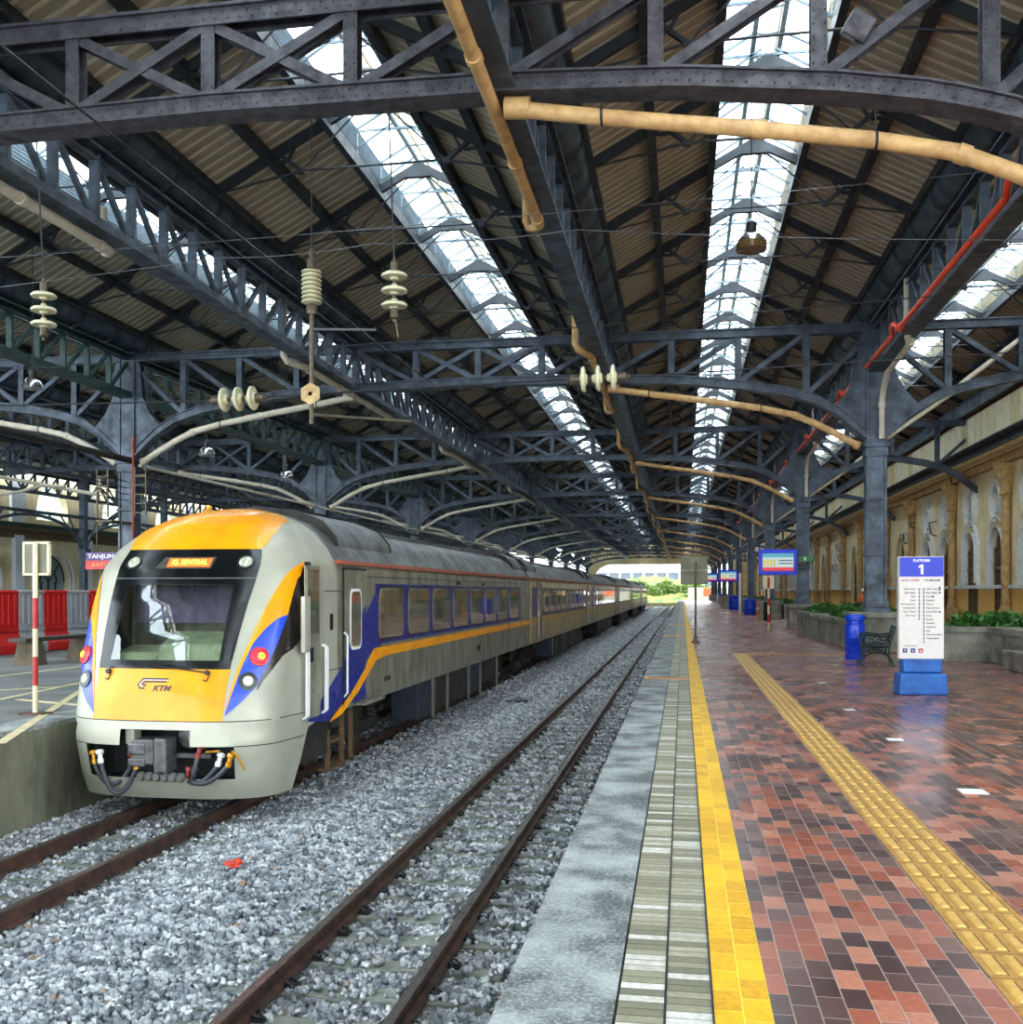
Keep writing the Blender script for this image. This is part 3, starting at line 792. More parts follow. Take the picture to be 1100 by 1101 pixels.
# ---- drain pipes
def cross_pipe(xa, xe, mat=PIPE, r=.095):
    s = 1 if xe > xa else -1
    tab = [(0, 7.42), (1.2, 7.22), (3.0, 6.95), (4.4, 6.72), (5.3, 6.52), (5.95, 6.24), (6.5, 5.95), (6.9, 5.72), (7.12, 5.6)]
    W = abs(xe - xa)
    pts = [(xa + s * d * W / 7.35, -.02, z) for d, z in tab]
    # smooth it
    sm = []
    for i in range(len(pts) - 1):
        for q in range(3): u = q / 3; sm.append(tuple(Vector(pts[i]).lerp(Vector(pts[i+1]), u)))
    sm.append(pts[-1])
    t = thing('cross_drainpipe', 'x', 'pipe', (0, 0, 0), 0, 'curved drainpipes')
    MB().tube(sm, r, 10).build('pipe', mat, t, smooth=True)
    MB().tube([pts[0], tuple(Vector(pts[0]) + Vector((s * .3, 0, -.02)))], r * 1.35, 10).build('joint_collar', mat, t, smooth=True)
    for d in (2, 4): p = Vector(pts[d]); MB().tube([p, p + (Vector(pts[d+1]) - p).normalized() * .14], r * 1.18, 10).build('joint_collar', mat, t, smooth=True)
    p = Vector(pts[-1]); MB().tube([p - Vector((s*.12, 0, -.06)), p], r * 1.25, 10).build('joint_collar', mat, t, smooth=True)
    for d in (1, 3): h = MB(); p = Vector(pts[d]); h.lathe([(r*1.12, -.015), (r*1.16, 0), (r*1.12, .015)], p, (1, 0, 0), 10).bar(p, p + Vector((0, 0, .35)), .012, .03).build('hanger', WIRE, t)
    return t
def valley_pipe(mat, r=.085):
    t = thing('valley_drainpipe', 'x', 'pipe', (0, 0, 0), 0, 'valley drainpipes')
    z = 7.46
    pts = [(-.42, -4.5, 8.95), (-.42, -4.5, 7.62), (-.36, -4.44, 7.5), (-.2, -4.1, z), (-.1, -3.9, z), (-.1, 4.0, z), (-.16, 4.12, z), (-.3, 4.2, 7.5), (-.34, 4.2, 7.6), (-.34, 4.2, 8.3)]
    MB().tube(pts[:6], r, 10).tube(pts[5:], r * .8, 10).build('pipe', mat, t, smooth=True)
    for y in (-3.6, -1.2, 1.6, 3.7): MB().tube([(-.1, y, z), (-.1, y + .12, z)], r * 1.2, 10).build('joint_collar', mat, t, smooth=True)
    return t
def down_pipe(mat, h0=1.1):
    t = thing('column_downpipe', 'x', 'pipe', (0, 0, 0), 0, 'column downpipes'); r = .075
    MB().tube([(0, -4.2, 8.95), (0, -4.2, 7.62), (.05, -4.1, 7.5), (.12, -3.9, 7.45), (.14, -1.2, 7.35), (.16, -.5, 7.0), (.16, -.32, 6.7), (.16, -.3, 5.75)], r, 10).build('pipe', mat, t, smooth=True)
    MB().tube([(.12, -4.05, 7.47), (.13, -3.85, 7.46)], r * 1.3, 10).build('joint_collar', mat, t, smooth=True); MB().tube([(.16, -.31, 6.6), (.16, -.31, 6.75)], r * 1.3, 10).build('joint_collar', mat, t, smooth=True); return t
cpR = cross_pipe(L_['D'] + .05, L_['E'] - .2); cpL = cross_pipe(L_['C'] - .05, L_['F'] + .2, PIPEW)
vpD = valley_pipe(PIPE); vpC = valley_pipe(PIPEW); dpE = down_pipe(PIPEW)
cpW = thing('sloping_drainpipe', 'x', 'pipe', (0, 0, 0), 0, 'sloping drainpipes')
MB().tube([(5.4, 0, 5.75), (7.2, 0, 7.0), (7.5, 0, 7.3), (9.4, 0, 8.75)], .07, 10).build('pipe', PIPEW, cpW, smooth=True)
cpG = cross_pipe(L_['G'], L_['F'] - .2, PIPEW)
for k in range(11):
    y = 12 + 17 * k; q = ORD[k]
    def put(o, lab, x=0):
        if k == (1 if o is cpG else 0): o.location = (x, y, 0); o['label'] = lab
        elif k > 0: copy_tree(o, (x, y, 0), None, lab)
    put(cpR, '%s tan drainpipe curving under the truss to the platform column' % q)
    put(cpL, '%s pale drainpipe curving under the truss over the train roof to the far column' % q)
    put(vpD, '%s tan drainpipe hooked along the underside of the central girder' % q, L_['D'])
    put(vpC, '%s pale drainpipe hooked along the underside of the left lattice girder' % q, L_['C'])
    put(cpW, '%s pipe sloping up from the platform column toward the building side' % q)
    put(dpE, '%s pale downpipe dropping from the gutter to the platform column' % q, L_['E'] - .05)
    if k >= 1: put(cpG, '%s pale curved drainpipe arching left of the far column' % ORD[k-1])
# orange-red pipe beside the platform column girder
pts = [(4.95, 10, 7.75)]
for k in range(0, 5):
    y = 12 + 17 * k; pts += [(4.95, y + 3.9, 7.75), (4.88, y + 4.1, 7.9), (4.88, y + 4.4, 7.9), (4.95, y + 4.8, 7.72), (4.95, y + 12.6, 7.72), (4.86, y + 12.8, 7.86), (4.86, y + 13.1, 7.86), (4.95, y + 13.4, 7.74)]
m = MB().tube(pts, .06, 8); o = m.build('conduit_pipe', REDP, smooth=True); tag(o, 'orange-red pipe running along the girder over the platform columns', 'pipe')
for p in pts[1::4]: MB().tube([Vector(p) - Vector((0, .12, 0)), Vector(p) + Vector((0, .12, 0))], .085, 8).build('pipe_coupling', REDP, o, smooth=True)
# ------------------------------------------------------------------ the train
SILV = M('dull_silver_body', (160, 158, 140), .36, .5, .35, 3.0, (110, 106, 90), streak=(1, 1, .4))
SILVN = M('satin_silver_nose', (170, 170, 154), .45, .25, .15, 1.2, (150, 150, 136))
ROOFM = M('grey_ribbed_roof', (120, 124, 124), .4, .4, .4, 2.0, (76, 78, 78))
YELP = M('glossy_golden_yellow', (240, 158, 0), .3, 0, .12, 2.0, (226, 138, 0), Specular_IOR_Level=.25, Coat_Weight=.2)
BLUEP = M('deep_blue_band', (28, 36, 118), .35, 0, .15, 3)
BLUEB = M('bright_blue_lamp_panel', (12, 66, 206), .3, 0, .15, 3, Coat_Weight=.1)
MASKM = M('black_glossy_mask', (10, 13, 15), .16, 0, .1, 3, Specular_IOR_Level=.35)
REDB = M('faded_red_line', (176, 78, 58), .55, 0, .5, 6, (120, 96, 80))
g = G('tinted_window'); g.out(lin((196, 194, 180)), .04, .9); WIN = g.mat
g = G('windscreen_glass')
_t = g.node('ShaderNodeBsdfTransparent'); _t.inputs[0].default_value = (.93, .96, .93, 1)
_g = g.node('ShaderNodeBsdfGlossy'); _g.inputs['Roughness'].default_value = .015; _g.inputs[0].default_value = (1, 1, 1, 1)
_f = g.node('ShaderNodeFresnel'); _f.inputs['IOR'].default_value = 1.9
_x = g.node('ShaderNodeMixShader'); g.l.new(_f.outputs[0], _x.inputs[0]); g.l.new(_t.outputs[0], _x.inputs[1]); g.l.new(_g.outputs[0], _x.inputs[2])
g.l.new(_x.outputs[0], g.n['Material Output'].inputs['Surface']); WSG = g.mat
XS = XT + 1.4                                   # plane of the near side
HP = [(1.36, -.05), (1.40, .06), (1.40, 1.75), (1.385, 1.95), (1.34, 2.06), (1.24, 2.22), (1.08, 2.38), (.86, 2.52), (.58, 2.62), (.28, 2.68), (0, 2.70)]
def hw(z):
    if z <= HP[0][1]: return 1.40 - .06 * max(0, min(1, (-.05 - z) / .8))
    for (a, u), (b_, v) in zip(HP, HP[1:]):
        if z <= v: return max(a + (b_ - a) * (z - u) / (v - u), 0)
    return 0.0
def lerp_tab(t, z):
    if z <= t[0][0]: return t[0][1]
    for (a, u), (b_, v) in zip(t, t[1:]):
        if z <= b_: return u + (v - u) * (z - a) / (b_ - a)
    return t[-1][1]
YC = [(-.84, 11.22), (-.6, 11.08), (-.2, 11.0), (.1, 11.03), (.4, 11.08), (.72, 11.17), (1.1, 11.33), (1.5, 11.53), (1.9, 11.77), (2.14, 11.95), (2.3, 12.12), (2.45, 12.34), (2.56, 12.6), (2.64, 12.95), (2.68, 13.2), (2.70, 13.4)]
YS = [(-.84, 11.9), (-.2, 11.75), (.1, 11.75), (.72, 11.85), (1.4, 12.02), (1.9, 12.22), (2.14, 12.42), (2.4, 12.8), (2.6, 13.2), (2.70, 13.4)]
YB = 13.4
def nose(s, z, off=0.0):
    """a point on the nose skin; |s|<=1 front, up to 2 back along the side"""
    def raw(s, z):
        a = abs(s); sg = 1 if s >= 0 else -1; w = hw(z); yc = lerp_tab(YC, z); ys = lerp_tab(YS, z)
        if a <= 1: return Vector((sg * w * (a - .04 * a ** 6), yc + (ys - yc) * (1 - math.sqrt(max(1 - a ** 3.2, 0))), z))
        u = a - 1; return Vector((sg * w * (.96 + .04 * min(u * 5, 1)), ys + (YB - ys) * u, z))
    p = raw(s, z)
    if p.z > 2.06: p.z = 2.06 + (p.z - 2.06) * 1.12
    if off:
        e = .01; dz = raw(s, min(z + e, 2.69)) - raw(s, z - e); ds = raw(s + e, z) - raw(s - e, z)
        n = ds.cross(dz)
        if n.length > 1e-9:
            n.normalize()
            if n.dot(Vector((p.x * .6, -1.0 if abs(s) < 1.2 else 0, .2))) < 0: n = -n
            p = p + n * off
    return p
# inverse: where on the nose a pixel falls (front skin, right-hand side)
_sg = [i * .01 for i in range(-200, 201)]; _zg = [-.84 + i * .02 for i in range(177)]
_tab = []
for s_ in _sg:
    for z_ in _zg:
        p_ = nose(s_, z_); u_, v_ = proj(p_.x + XT, p_.y, p_.z); _tab.append((u_, v_, s_, z_))
_tab = np.array(_tab)
def inv(x, y):
    k = (_tab[:, 0] - x) ** 2 + (_tab[:, 1] - y) ** 2 + (np.abs(_tab[:, 2]) > 1.95) * 50
    i = int(np.argmin(k)); return float(_tab[i, 2]), float(_tab[i, 3])
def row_patch(rows, name, mat, parent, off=.006, nc=16, nr=None, mirror=1, label=None):
    """rows: (z, s_left, s_right); filled between"""
    rows = sorted(rows); m = MB(); nr = nr or max(4, int((rows[-1][0] - rows[0][0]) / .03)); 
    for i in range(nr + 1):
        z = rows[0][0] + (rows[-1][0] - rows[0][0]) * i / nr
        a = lerp_tab([(r[0], r[1]) for r in rows], z); b_ = lerp_tab([(r[0], r[2]) for r in rows], z)
        for j in range(nc + 1):
            s = a + (b_ - a) * j / nc; p = nose(s * mirror, z, off); m.v.append(tuple(p))
    for i in range(nr):
        for j in range(nc):
            k = i * (nc + 1) + j
            f = (k, k + 1, k + nc + 2, k + nc + 1); m.f.append(f if mirror > 0 else f[::-1])
    return m.build(name, mat, parent, smooth=2, recalc=False, label=label)

lead = thing('train_coach', 'leading coach of the train with yellow domed nose, black windscreen and red tail lamps', 'train', (XT, 0, 0), 0, 'coaches of the parked train')
# skin of the nose, left open for the windscreen and the coupler recess
GL = (.80, 1.70, .50)                           # glass z0, z1, half width in s
m = MB(); SS = sorted(set([round(-2 + i * .05, 3) for i in range(81)] + [-.68, .68, -.32, .32, -GL[2], GL[2], .97, -.97, .99, -.99, 1.0]))
ZZ = sorted(set([-.84, -.80, -.74, -.66, -.58, -.5, -.4, -.3, -.19, -.1, 0, .06, .1, .13, .2, .3, .4, .5, .6, .7, GL[0], .9, 1.0, 1.1, 1.2, 1.3, 1.4, 1.5, 1.6, GL[1], 1.75, 1.8, 1.85, 1.9, 1.95, 2.0, 2.06, 2.1, 2.14, 2.2, 2.26, 2.32, 2.38, 2.44, 2.5, 2.54, 2.58, 2.61, 2.64, 2.66, 2.68, 2.695]))
for z in ZZ:
    lim = 1.06 + (z + .84) * .38 if z < -.05 else 2
    for s in SS: m.v.append(tuple(nose(max(-lim, min(lim, s)), z)))
ns = len(SS); zs_hole = []
for i in range(len(ZZ) - 1):
    for j in range(ns - 1):
        zc = (ZZ[i] + ZZ[i+1]) / 2; sc_ = (SS[j] + SS[j+1]) / 2
        if GL[0] < zc < GL[1] and abs(sc_) < GL[2]: continue
        if -.58 < zc < -.19 and abs(sc_) < .68: continue
        if -.19 < zc < 0 and abs(sc_) < .32: continue
        if zc < -.05 and abs(sc_) > 1.42: continue
        k = i * ns + j; m.f.append((k, k+1, k+ns+1, k+ns))
m.build('nose_shell', SILVN, lead, smooth=2, recalc=False)
# seams of the bumper
def seam(z, s0, s1, name='bumper_seam', mat=DARK, r=.006):
    pts = [nose(s0 + (s1 - s0) * i / 50, z, .001) for i in range(51)]; return MB().tube(pts, r, 5).build(name, mat, lead)
seam(.10, -1.9, 1.9)
for a, c in ((-1.25, -.68), (.68, 1.25)): seam(-.19, a, c)
# black mask in four bands, yellow panel, yellow dome
zt = 2.14
sm = lambda z: .60 + (z - .72) * .066
row_patch([(GL[1], -sm(GL[1]), sm(GL[1])), (zt, -sm(zt), sm(zt))], 'windscreen_mask', MASKM, lead)
row_patch([(.70, -.60, .60), (GL[0], -sm(.8), sm(.8))], 'windscreen_mask', MASKM, lead)
for s in (-1, 1): row_patch([(GL[0], GL[2] , sm(.8)), (GL[1], GL[2], sm(GL[1]))], 'windscreen_mask', MASKM, lead, mirror=s, nc=5)
row_patch([(.105, -.605, .575), (.70, -.60, .60)], 'yellow_front_panel', YELP, lead, nc=24)
row_patch([(zt, -sm(zt), sm(zt)), (2.26, -.78, .78), (2.38, -.88, .88), (2.5, -1.0, 1.0), (2.58, -1.2, 1.2), (2.64, -1.4, 1.4), (2.685, -1.5, 1.5)], 'yellow_roof_dome', YELP, lead, nc=40, nr=40)
row_patch([(GL[0], -GL[2], GL[2]), (GL[1], -GL[2], GL[2])], 'windscreen', WSG, lead, nc=30, off=.001)
seam_pts = [nose(-sm(1.78) + 2 * sm(1.78) * i / 40, 1.78, .008) for i in range(41)]
MB().tube(seam_pts, .006, 5).build('mask_trim', M('grey_trim', (130, 134, 134), .4, .3), lead)
# cab interior
m = MB().box(-.86, .86, 13.0, 13.06, .35, 1.78).box(-.9, .9, 11.5, 13.0, .35, .4).box(-.92, -.86, 12.1, 13.0, .35, 1.78).box(.86, .92, 12.1, 13.0, .35, 1.78)
m.build('cab_lining', M('olive_grey_cab_lining', (214, 216, 190), .7), lead)
MB().prism([(11.42, .80), (11.5, .98), (11.9, 1.12), (12.1, 1.1), (12.1, .4), (11.42, .4)], 'x', -.2, .82).prism([(11.42, .80), (11.5, .88), (12.0, .95), (12.0, .4), (11.42, .4)], 'x', -.82, -.2).build('driving_desk', M('pale_green_desk', (206, 226, 184), .6), lead, bevel=.03)
MB().box(-.78, .78, 11.95, 11.97, 1.22, 1.72).build('sun_blind', M('purple_grey_blind', (126, 118, 150), .7), lead, bevel=.008)
# lamps and display behind the mask top
def disc(s, z, prof, name, mat, par=None, n=24, lab=None):
    p = nose(s, z, .006); q = nose(s, z, .106); return MB().lathe(prof, p, q - p, n).build(name, mat, par or lead, smooth=True, label=lab)
HL = M('frosted_lamp_lens', (196, 200, 176), .15, .3, .3, 30)
RIM = M('dark_lamp_rim', (50, 56, 54), .3, .5)
for s in (-.54, .55):
    a = disc(s, 1.98, [(.105, 0), (.105, .012), (.085, .014)], 'marker_lamp', RIM); disc(s, 1.98, [(.08, .014), (.07, .02), (.0, .026)], 'lens', HL, a)
dm = MB(); 
def on_front(pts_sz, name, mat, par, off): 
    m = MB(); m.v = [tuple(nose(s, z, off)) for s, z in pts_sz]; m.f = [tuple(range(len(m.v)))]; return m.build(name, mat, par, recalc=False)
row_patch([(1.90, -.30, .24), (2.05, -.24, .27)], 'destination_display', M('display_bezel', (60, 62, 50), .3), lead, off=.009)
dd = row_patch([(1.92, -.19, .22), (2.03, -.19, .24)], 'display_screen', glow('orange_display_glow', (226, 92, 22), .55), lead, off=.011)
FONT = None
def text_mesh(body, size, bold=.0, shear=0.0, align='CENTER', space=1.0):
    c = bpy.data.curves.new('txt', 'FONT'); c.body = body; c.size = size; c.offset = bold; c.shear = shear; c.align_x = align; c.align_y = 'CENTER'
    c.space_character = space; c.resolution_u = 2; c.extrude = size * .02
    o = bpy.data.objects.new('txt', c); COL.objects.link(o)
    bpy.context.view_layer.update(); dg = bpy.context.evaluated_depsgraph_get()
    me = bpy.data.meshes.new_from_object(o.evaluated_get(dg)); bpy.data.objects.remove(o); bpy.data.curves.remove(c)
    return me
def text(name, body, size, loc, rot, mat, parent=None, fit=None, **k):
    me = text_mesh(body, size, **k); me.materials.clear(); me.materials.append(mat)
    o = bpy.data.objects.new(name, me); COL.objects.link(o)
    if parent: o.parent = parent
    w = max(v.co.x for v in me.vertices) - min(v.co.x for v in me.vertices)
    if fit: o.scale = (fit / w, 1, 1)
    o.location = loc; o.rotation_euler = rot; return o
FR = (R(90), 0, 0); SD = (R(90), 0, R(90))
def wrap_text(o, s0, z0, off):      # lay flat lettering on the curved nose
    for v in o.data.vertices:
        x, y = v.co.x * o.scale[0], v.co.y
        p = nose(s0 + x / 1.4, z0 + y, off + v.co.z * .5); v.co = p
    o.scale = (1, 1, 1); o.location = (0, 0, 0); o.rotation_euler = (0, 0, 0); return o
wrap_text(text('display_lettering', 'KL SENTRAL', .085, (0, 0, 0), FR, glow('amber_letters', (255, 190, 60), 1.1), dd, fit=.48, bold=.002), .02, 1.975, .015)
# railway logo on the yellow panel
LOGO = M('dark_logo_print', (58, 34, 30), .4)
def flat(pts, z0=.52, s0=-.06, name='logo_band', mat=LOGO, par=None, off=.010):
    m = MB(); m.v = [tuple(nose(s0 + x / 1.4, z0 + y, off)) for x, y in pts]; m.f = [tuple(range(len(pts)))]; return m.build(name, mat, par, recalc=False)
lg = flat([(-.19, 0), (-.12, .075), (.21, .075), (.20, .055), (-.11, .055), (-.165, 0), (-.135, -.035), (-.09, -.035), (-.08, -.055), (-.15, -.055)], name='railway_logo', par=lead)
flat([(-.14, .005), (-.10, .042), (.19, .042), (.18, .022), (-.09, .022), (-.11, .003), (-.07, 0), (-.075, -.03), (-.10, -.015), (-.12, -.012)], mat=LOGO, par=lg)
wrap_text(text('logo_lettering', 'KTM', .085, (0, 0, 0), FR, LOGO, lg, fit=.24, bold=.004, shear=.3), 0.03, .475, .010)
flat([(-.175, 0), (-.115, .063), (.205, .063), (.20, .048), (-.105, .048), (-.15, 0), (-.125, -.028), (-.15, -.03)], mat=WHITE, par=lg, off=.0085)
# wipers
for (s0, s1) in ((.42, -.05), (-.48, -.45)):
    pts = [nose(s0 + (s1 - s0) * i / 8, .66 + .06 * math.sin(i / 8 * 1.4), .03) for i in range(9)]
    w = MB().tube(pts, .010, 6).build('wiper', BLACK, lead)
    MB().tube([nose(s0, .66, .0), nose(s0, .66, .05)], .03, 10).tube([nose(s0 - .03, .58, .01), nose(s0, .56, .02), nose(s0 + .02, .64, .02)], .008, 5).build('wiper_pivot', BLACK, w)
# lamp clusters: yellow and blue crescent on each shoulder, dark quarter panel
inn = [inv(x, y) for x, y in ((241, 771), (247, 745), (256, 717), (266, 693), (279, 665), (292, 642), (306, 621), (318, 609), (327, 603))]
out_ = [inv(x, y) for x, y in ((241, 771), (257, 757), (275, 740), (288, 716), (299, 690), (306, 668), (309, 660), (314, 640), (320, 622), (327, 603))]
def byz(pts): return sorted([(z, s) for s, z in pts])
inz, ouz = byz(inn), byz(out_)
z_lo = max(inz[0][0], ouz[0][0]); z_hi = min(inz[-1][0], ouz[-1][0])
zb_split = inv(309, 660)[1]
blu_in = byz([inv(x, y) for x, y in ((241, 771), (252, 738), (262, 712), (272, 692), (286, 675), (299, 665), (309, 660))])
for mir in (1, -1):
    rows = []
    for i in range(31):
        z = z_lo + (z_hi - z_lo) * i / 30; rows.append((z, lerp_tab(inz, z), max(lerp_tab(ouz, z), lerp_tab(inz, z))))
    cr = row_patch(rows, 'yellow_crescent', YELP, lead, mirror=mir, nc=10)
    rows = []
    for i in range(25):
        z = z_lo + (zb_split - z_lo) * i / 24; a = lerp_tab(blu_in, z); rows.append((z, a, max(lerp_tab(ouz, z), a)))
    lc = row_patch(rows, 'lamp_cluster', BLUEB, lead, mirror=mir, nc=10, off=.010)
    s_, z_ = inv(278, 706); s_ *= mir
    a = disc(s_, z_, [(.115, 0), (.115, .02), (.10, .026)], 'tail_lamp', M('red_lamp_ring', (206, 24, 40), .25), lc)
    disc(s_, z_, [(.095, .026), (.08, .04), (0, .048)], 'red_lens', glow('red_tail_glow', (230, 20, 30), .9), a)
    disc(s_ + .012 * mir, z_, [(.04, .046), (.03, .056), (0, .06)], 'lit_bulb', glow('orange_bulb_glow', (255, 150, 20), 3.0), a)
    s_, z_ = inv(266, 733); s_ *= mir
    a = disc(s_, z_, [(.11, 0), (.11, .015), (.075, .02)], 'head_lamp', RIM, lc); disc(s_, z_, [(.062, .02), (.05, .035), (0, .042)], 'lens', M('milky_lens', (214, 210, 196), .15), a)
    q = sorted([(z, s) for s, z in [inv(x, y) for x, y in ((276, 742), (296, 716), (311, 700), (327, 684))]])
    rows = [(inv(276, 742)[1], inv(276, 742)[0], inv(276, 742)[0] + .01)]
    zz = inv(327, 684)[1]
    for i in range(1, 21):
        z = rows[0][0] + (2.0 - rows[0][0]) * i / 20; a = lerp_tab(ouz, z)
        b_ = lerp_tab(q, z) if z < zz else q[-1][1]
        rows.append((z, a, max(b_, a + .005)))
    row_patch(rows, 'dark_quarter_panel', M('charcoal_quarter_panel', (34, 28, 30), .25), lead, mirror=mir, off=.004)
# coupler recess
m = MB().box(-.98, .98, 11.75, 11.8, -.66, .05).box(-.98, .98, 11.42, 11.8, -.70, -.66).box(-.98, .98, 11.42, 11.8, 0.05, .09).box(-1.0, -.96, 11.4, 11.8, -.66, .05).box(.96, 1.0, 11.4, 11.8, -.66, .05)
m.build('coupler_recess', M('dark_recess', (44, 46, 50), .7), lead)  # recess box coloured dark grey throughout
for s in (-1, 1): MB().box(s*.44 - .07 * (s > 0) , s*.44 + .07 + .05 * (s < 0), 11.12, 11.3, -.2, 0.0).build('recess_bracket', SILVN, lead, bevel=.02)
CP = M('cast_coupler_metal', (120, 120, 122), .45, .6, .4, 8, (66, 64, 66)); BRASS = M('brass_fitting', (206, 146, 40), .35, .6, .3, 10)
cp = MB().box(-.30, -.02, 11.02, 11.3, -.42, -.12).box(-.34, -.12, 11.0, 11.12, -.30, -.16).box(-.34, -.12, 11.0, 11.12, -.44, -.34).box(.0, .16, 10.98, 11.25, -.50, -.1).box(-.05, .05, 11.1, 11.4, -.3, -.1).build('coupler', CP, lead, bevel=.02)
MB().lathe([(.13, 0), (.15, .06), (.1, .08), (.1, .3), (.14, .32), (.14, .4)], (.27, 11.32, -.12), (0, 1, 0), 18).build('buffer_drum', CP, cp, smooth=True)
MB().box(.16, .6, 11.22, 11.3, -.36, -.30).build('coupler_bar', CP, cp, bevel=.01)
m = MB()
for i in range(6): m.lathe([(.05, 0), (.06, .03), (.04, .07)], (-.2 + i * .1, 11.1, -.56), (0, -1, 0), 10)
m.build('jumper_socket', M('grey_socket', (96, 98, 94), .5), cp, smooth=True)
HOSE = M('grey_rubber_hose', (58, 62, 70), .5)
def hose(a, b_, dip, y, mats):
    n = 14; pts = []
    for i in range(n + 1):
        t_ = i / n; pts.append((a[0] + (b_[0] - a[0]) * t_, y - .04 * math.sin(math.pi * t_), a[1] + (b_[1] - a[1]) * t_ - dip * math.sin(math.pi * t_) ** .8))
    h = MB().tube(pts, .028, 10).build('air_hose', HOSE, lead, smooth=True)
    for e, mt, nm in ((0, mats[0], 'hose_valve'), (n, mats[1], 'hose_fitting')):
        p = Vector(pts[e]); d = Vector((0, 0, 1))
        MB().lathe([(.034, -.03), (.04, .02), (.026, .03), (.03, .08), (.05, .09), (.05, .13), (.02, .14)], p, d + Vector((.25 if p.x > 0 else -.25, .2, 0)), 10).build(nm, mt, h, smooth=True)
RC = M('red_cock', (150, 52, 44), .5)
hose((-.86, -.42), (-.36, -.42), .26, 11.16, (BRASS, RC)); hose((-.74, -.40), (-.28, -.46), .34, 11.1, (WHITE, BRASS))
hose((.88, -.40), (.42, -.60), .10, 11.1, (BRASS, BLACK)); hose((.74, -.40), (.34, -.58), .12, 11.13, (WHITE, RC)); hose((.5, -.30), (.44, -.56), .06, 11.1, (RC, BLACK))
MB().tube([(.92, 11.1, -.24), (1.0, 11.1, -.30), (1.06, 11.14, -.46)], .014, 6).tube([(.6, 11.1, -.26), (.78, 11.08, -.24)], .014, 6).build('cock_handle', BRASS, lead)

# ---- body of a coach: length from YB to its end
def prof_pts(): return [(x, z) for x, z in HP] 
def body(parent, y0, y1, roof_from, SILV=SILV):
    HPB = [(a, c if c <= 2.06 else 2.06 + (c - 2.06) * 1.12) for a, c in HP]; side = [(p[0], p[1]) for p in HPB if p[1] <= 2.06]
    m = MB(); pr = [(-x, z) for x, z in side]; pr = pr[::-1] + [] 
    ring = [(-x, z) for x, z in reversed(side)] + [(x, z) for x, z in side]
    ring = [(x, z) for x, z in side][::-1] + [(-x, z) for x, z in side]
    m.prism(ring, 'y', y0, y1); m.build('body_shell', SILV, parent)
    rf = [(p[0], p[1]) for p in HPB if p[1] >= 2.06]
    m = MB(); m.prism([(x, z) for x, z in rf] + [(-x, z) for x, z in rf[-2::-1]], 'y', y0, y1)
    r = m.build('roof', ROOFM, parent, smooth=True)
    m = MB()
    for (x, z) in ((.2, 2.685), (.42, 2.655), (.62, 2.61), (.82, 2.54), (-.2, 2.685), (-.42, 2.655), (-.62, 2.61), (-.82, 2.54)): m.bar((x, y0 + .9, z + .07), (x, y1 - .9, z + .07), .03, .03)
    m.build('roof_rib', ROOFM, r)
    for s in (-1, 1): MB().box(s*1.385 - .02, s*1.385 + .03, y0, y1, 2.0, 2.06).build('gutter_line', REDB, parent)
    return r
def side_poly(pts, name, mat, parent, th=.004, s=1, label=None):
    x = s * 1.4; return MB().prism(pts, 'x', x, x + s * th).build(name, mat, parent, label=label)
def rrect(y0, y1, z0, z1, r=.09, n=5):
    P = []
    for (cy, cz, a0) in ((y1 - r, z1 - r, 0), (y0 + r, z1 - r, 90), (y0 + r, z0 + r, 180), (y1 - r, z0 + r, 270)):
        for i in range(n + 1): a = R(a0 + 90 * i / n); P.append((cy + r * math.cos(a), cz + r * math.sin(a)))
    return P
def window(y0, y1, z0, z1, parent, s=1, frame=BLACK):
    w = side_poly(rrect(y0 - .03, y1 + .03, z0 - .03, z1 + .03, .11), 'window', frame, parent, .012, s)
    MB().prism(rrect(y0, y1, z0, z1), 'x', s * 1.4, s * 1.418).build('pane', WIN, w); return w
def tube_rail(pts, name, parent, mat=WHITE, r=.016): return MB().tube(pts, r, 8).build(name, mat, parent, smooth=True)
r_ = body(lead, YB, 31.2, 0)
MB().box(-1.25, 1.25, YB + .02, YB + .5, -.3, -.05).build('underframe_beam', DARK, lead)
# raised roof pods
def pod(parent, y0, y1):
    m = MB(); sec = [(1.22, 2.26), (1.19, 2.40), (1.0, 2.62), (.6, 2.78), (0, 2.84)]
    sec = sec + [(-x, z) for x, z in sec[-2::-1]]
    m.prism(sec, 'y', y0, y1); o = m.build('roof_pod', ROOFM, parent, smooth=True)
    MB().box(1.07, 1.13, y0 + .35, y1 - .3, 2.36, 2.46).build('pod_grille', BLACK, o)
    for y in (y0, y1): MB().prism([(x * 1.01, z + .015) for x, z in sec], 'y', y - .03, y + .03).build('pod_edge', DARK, o)
pod(lead, 13.9, 16.6); pod(lead, 29.2, 30.9)
MB().tube([(-.3, 13.0, 2.62), (-.3, 13.0, 2.8)], .03, 8).lathe([(.05, 0), (.09, .04), (.03, .1)], (-.3, 13.0, 2.66), (0, 0, 1), 10).build('roof_horn', BRASS, lead)
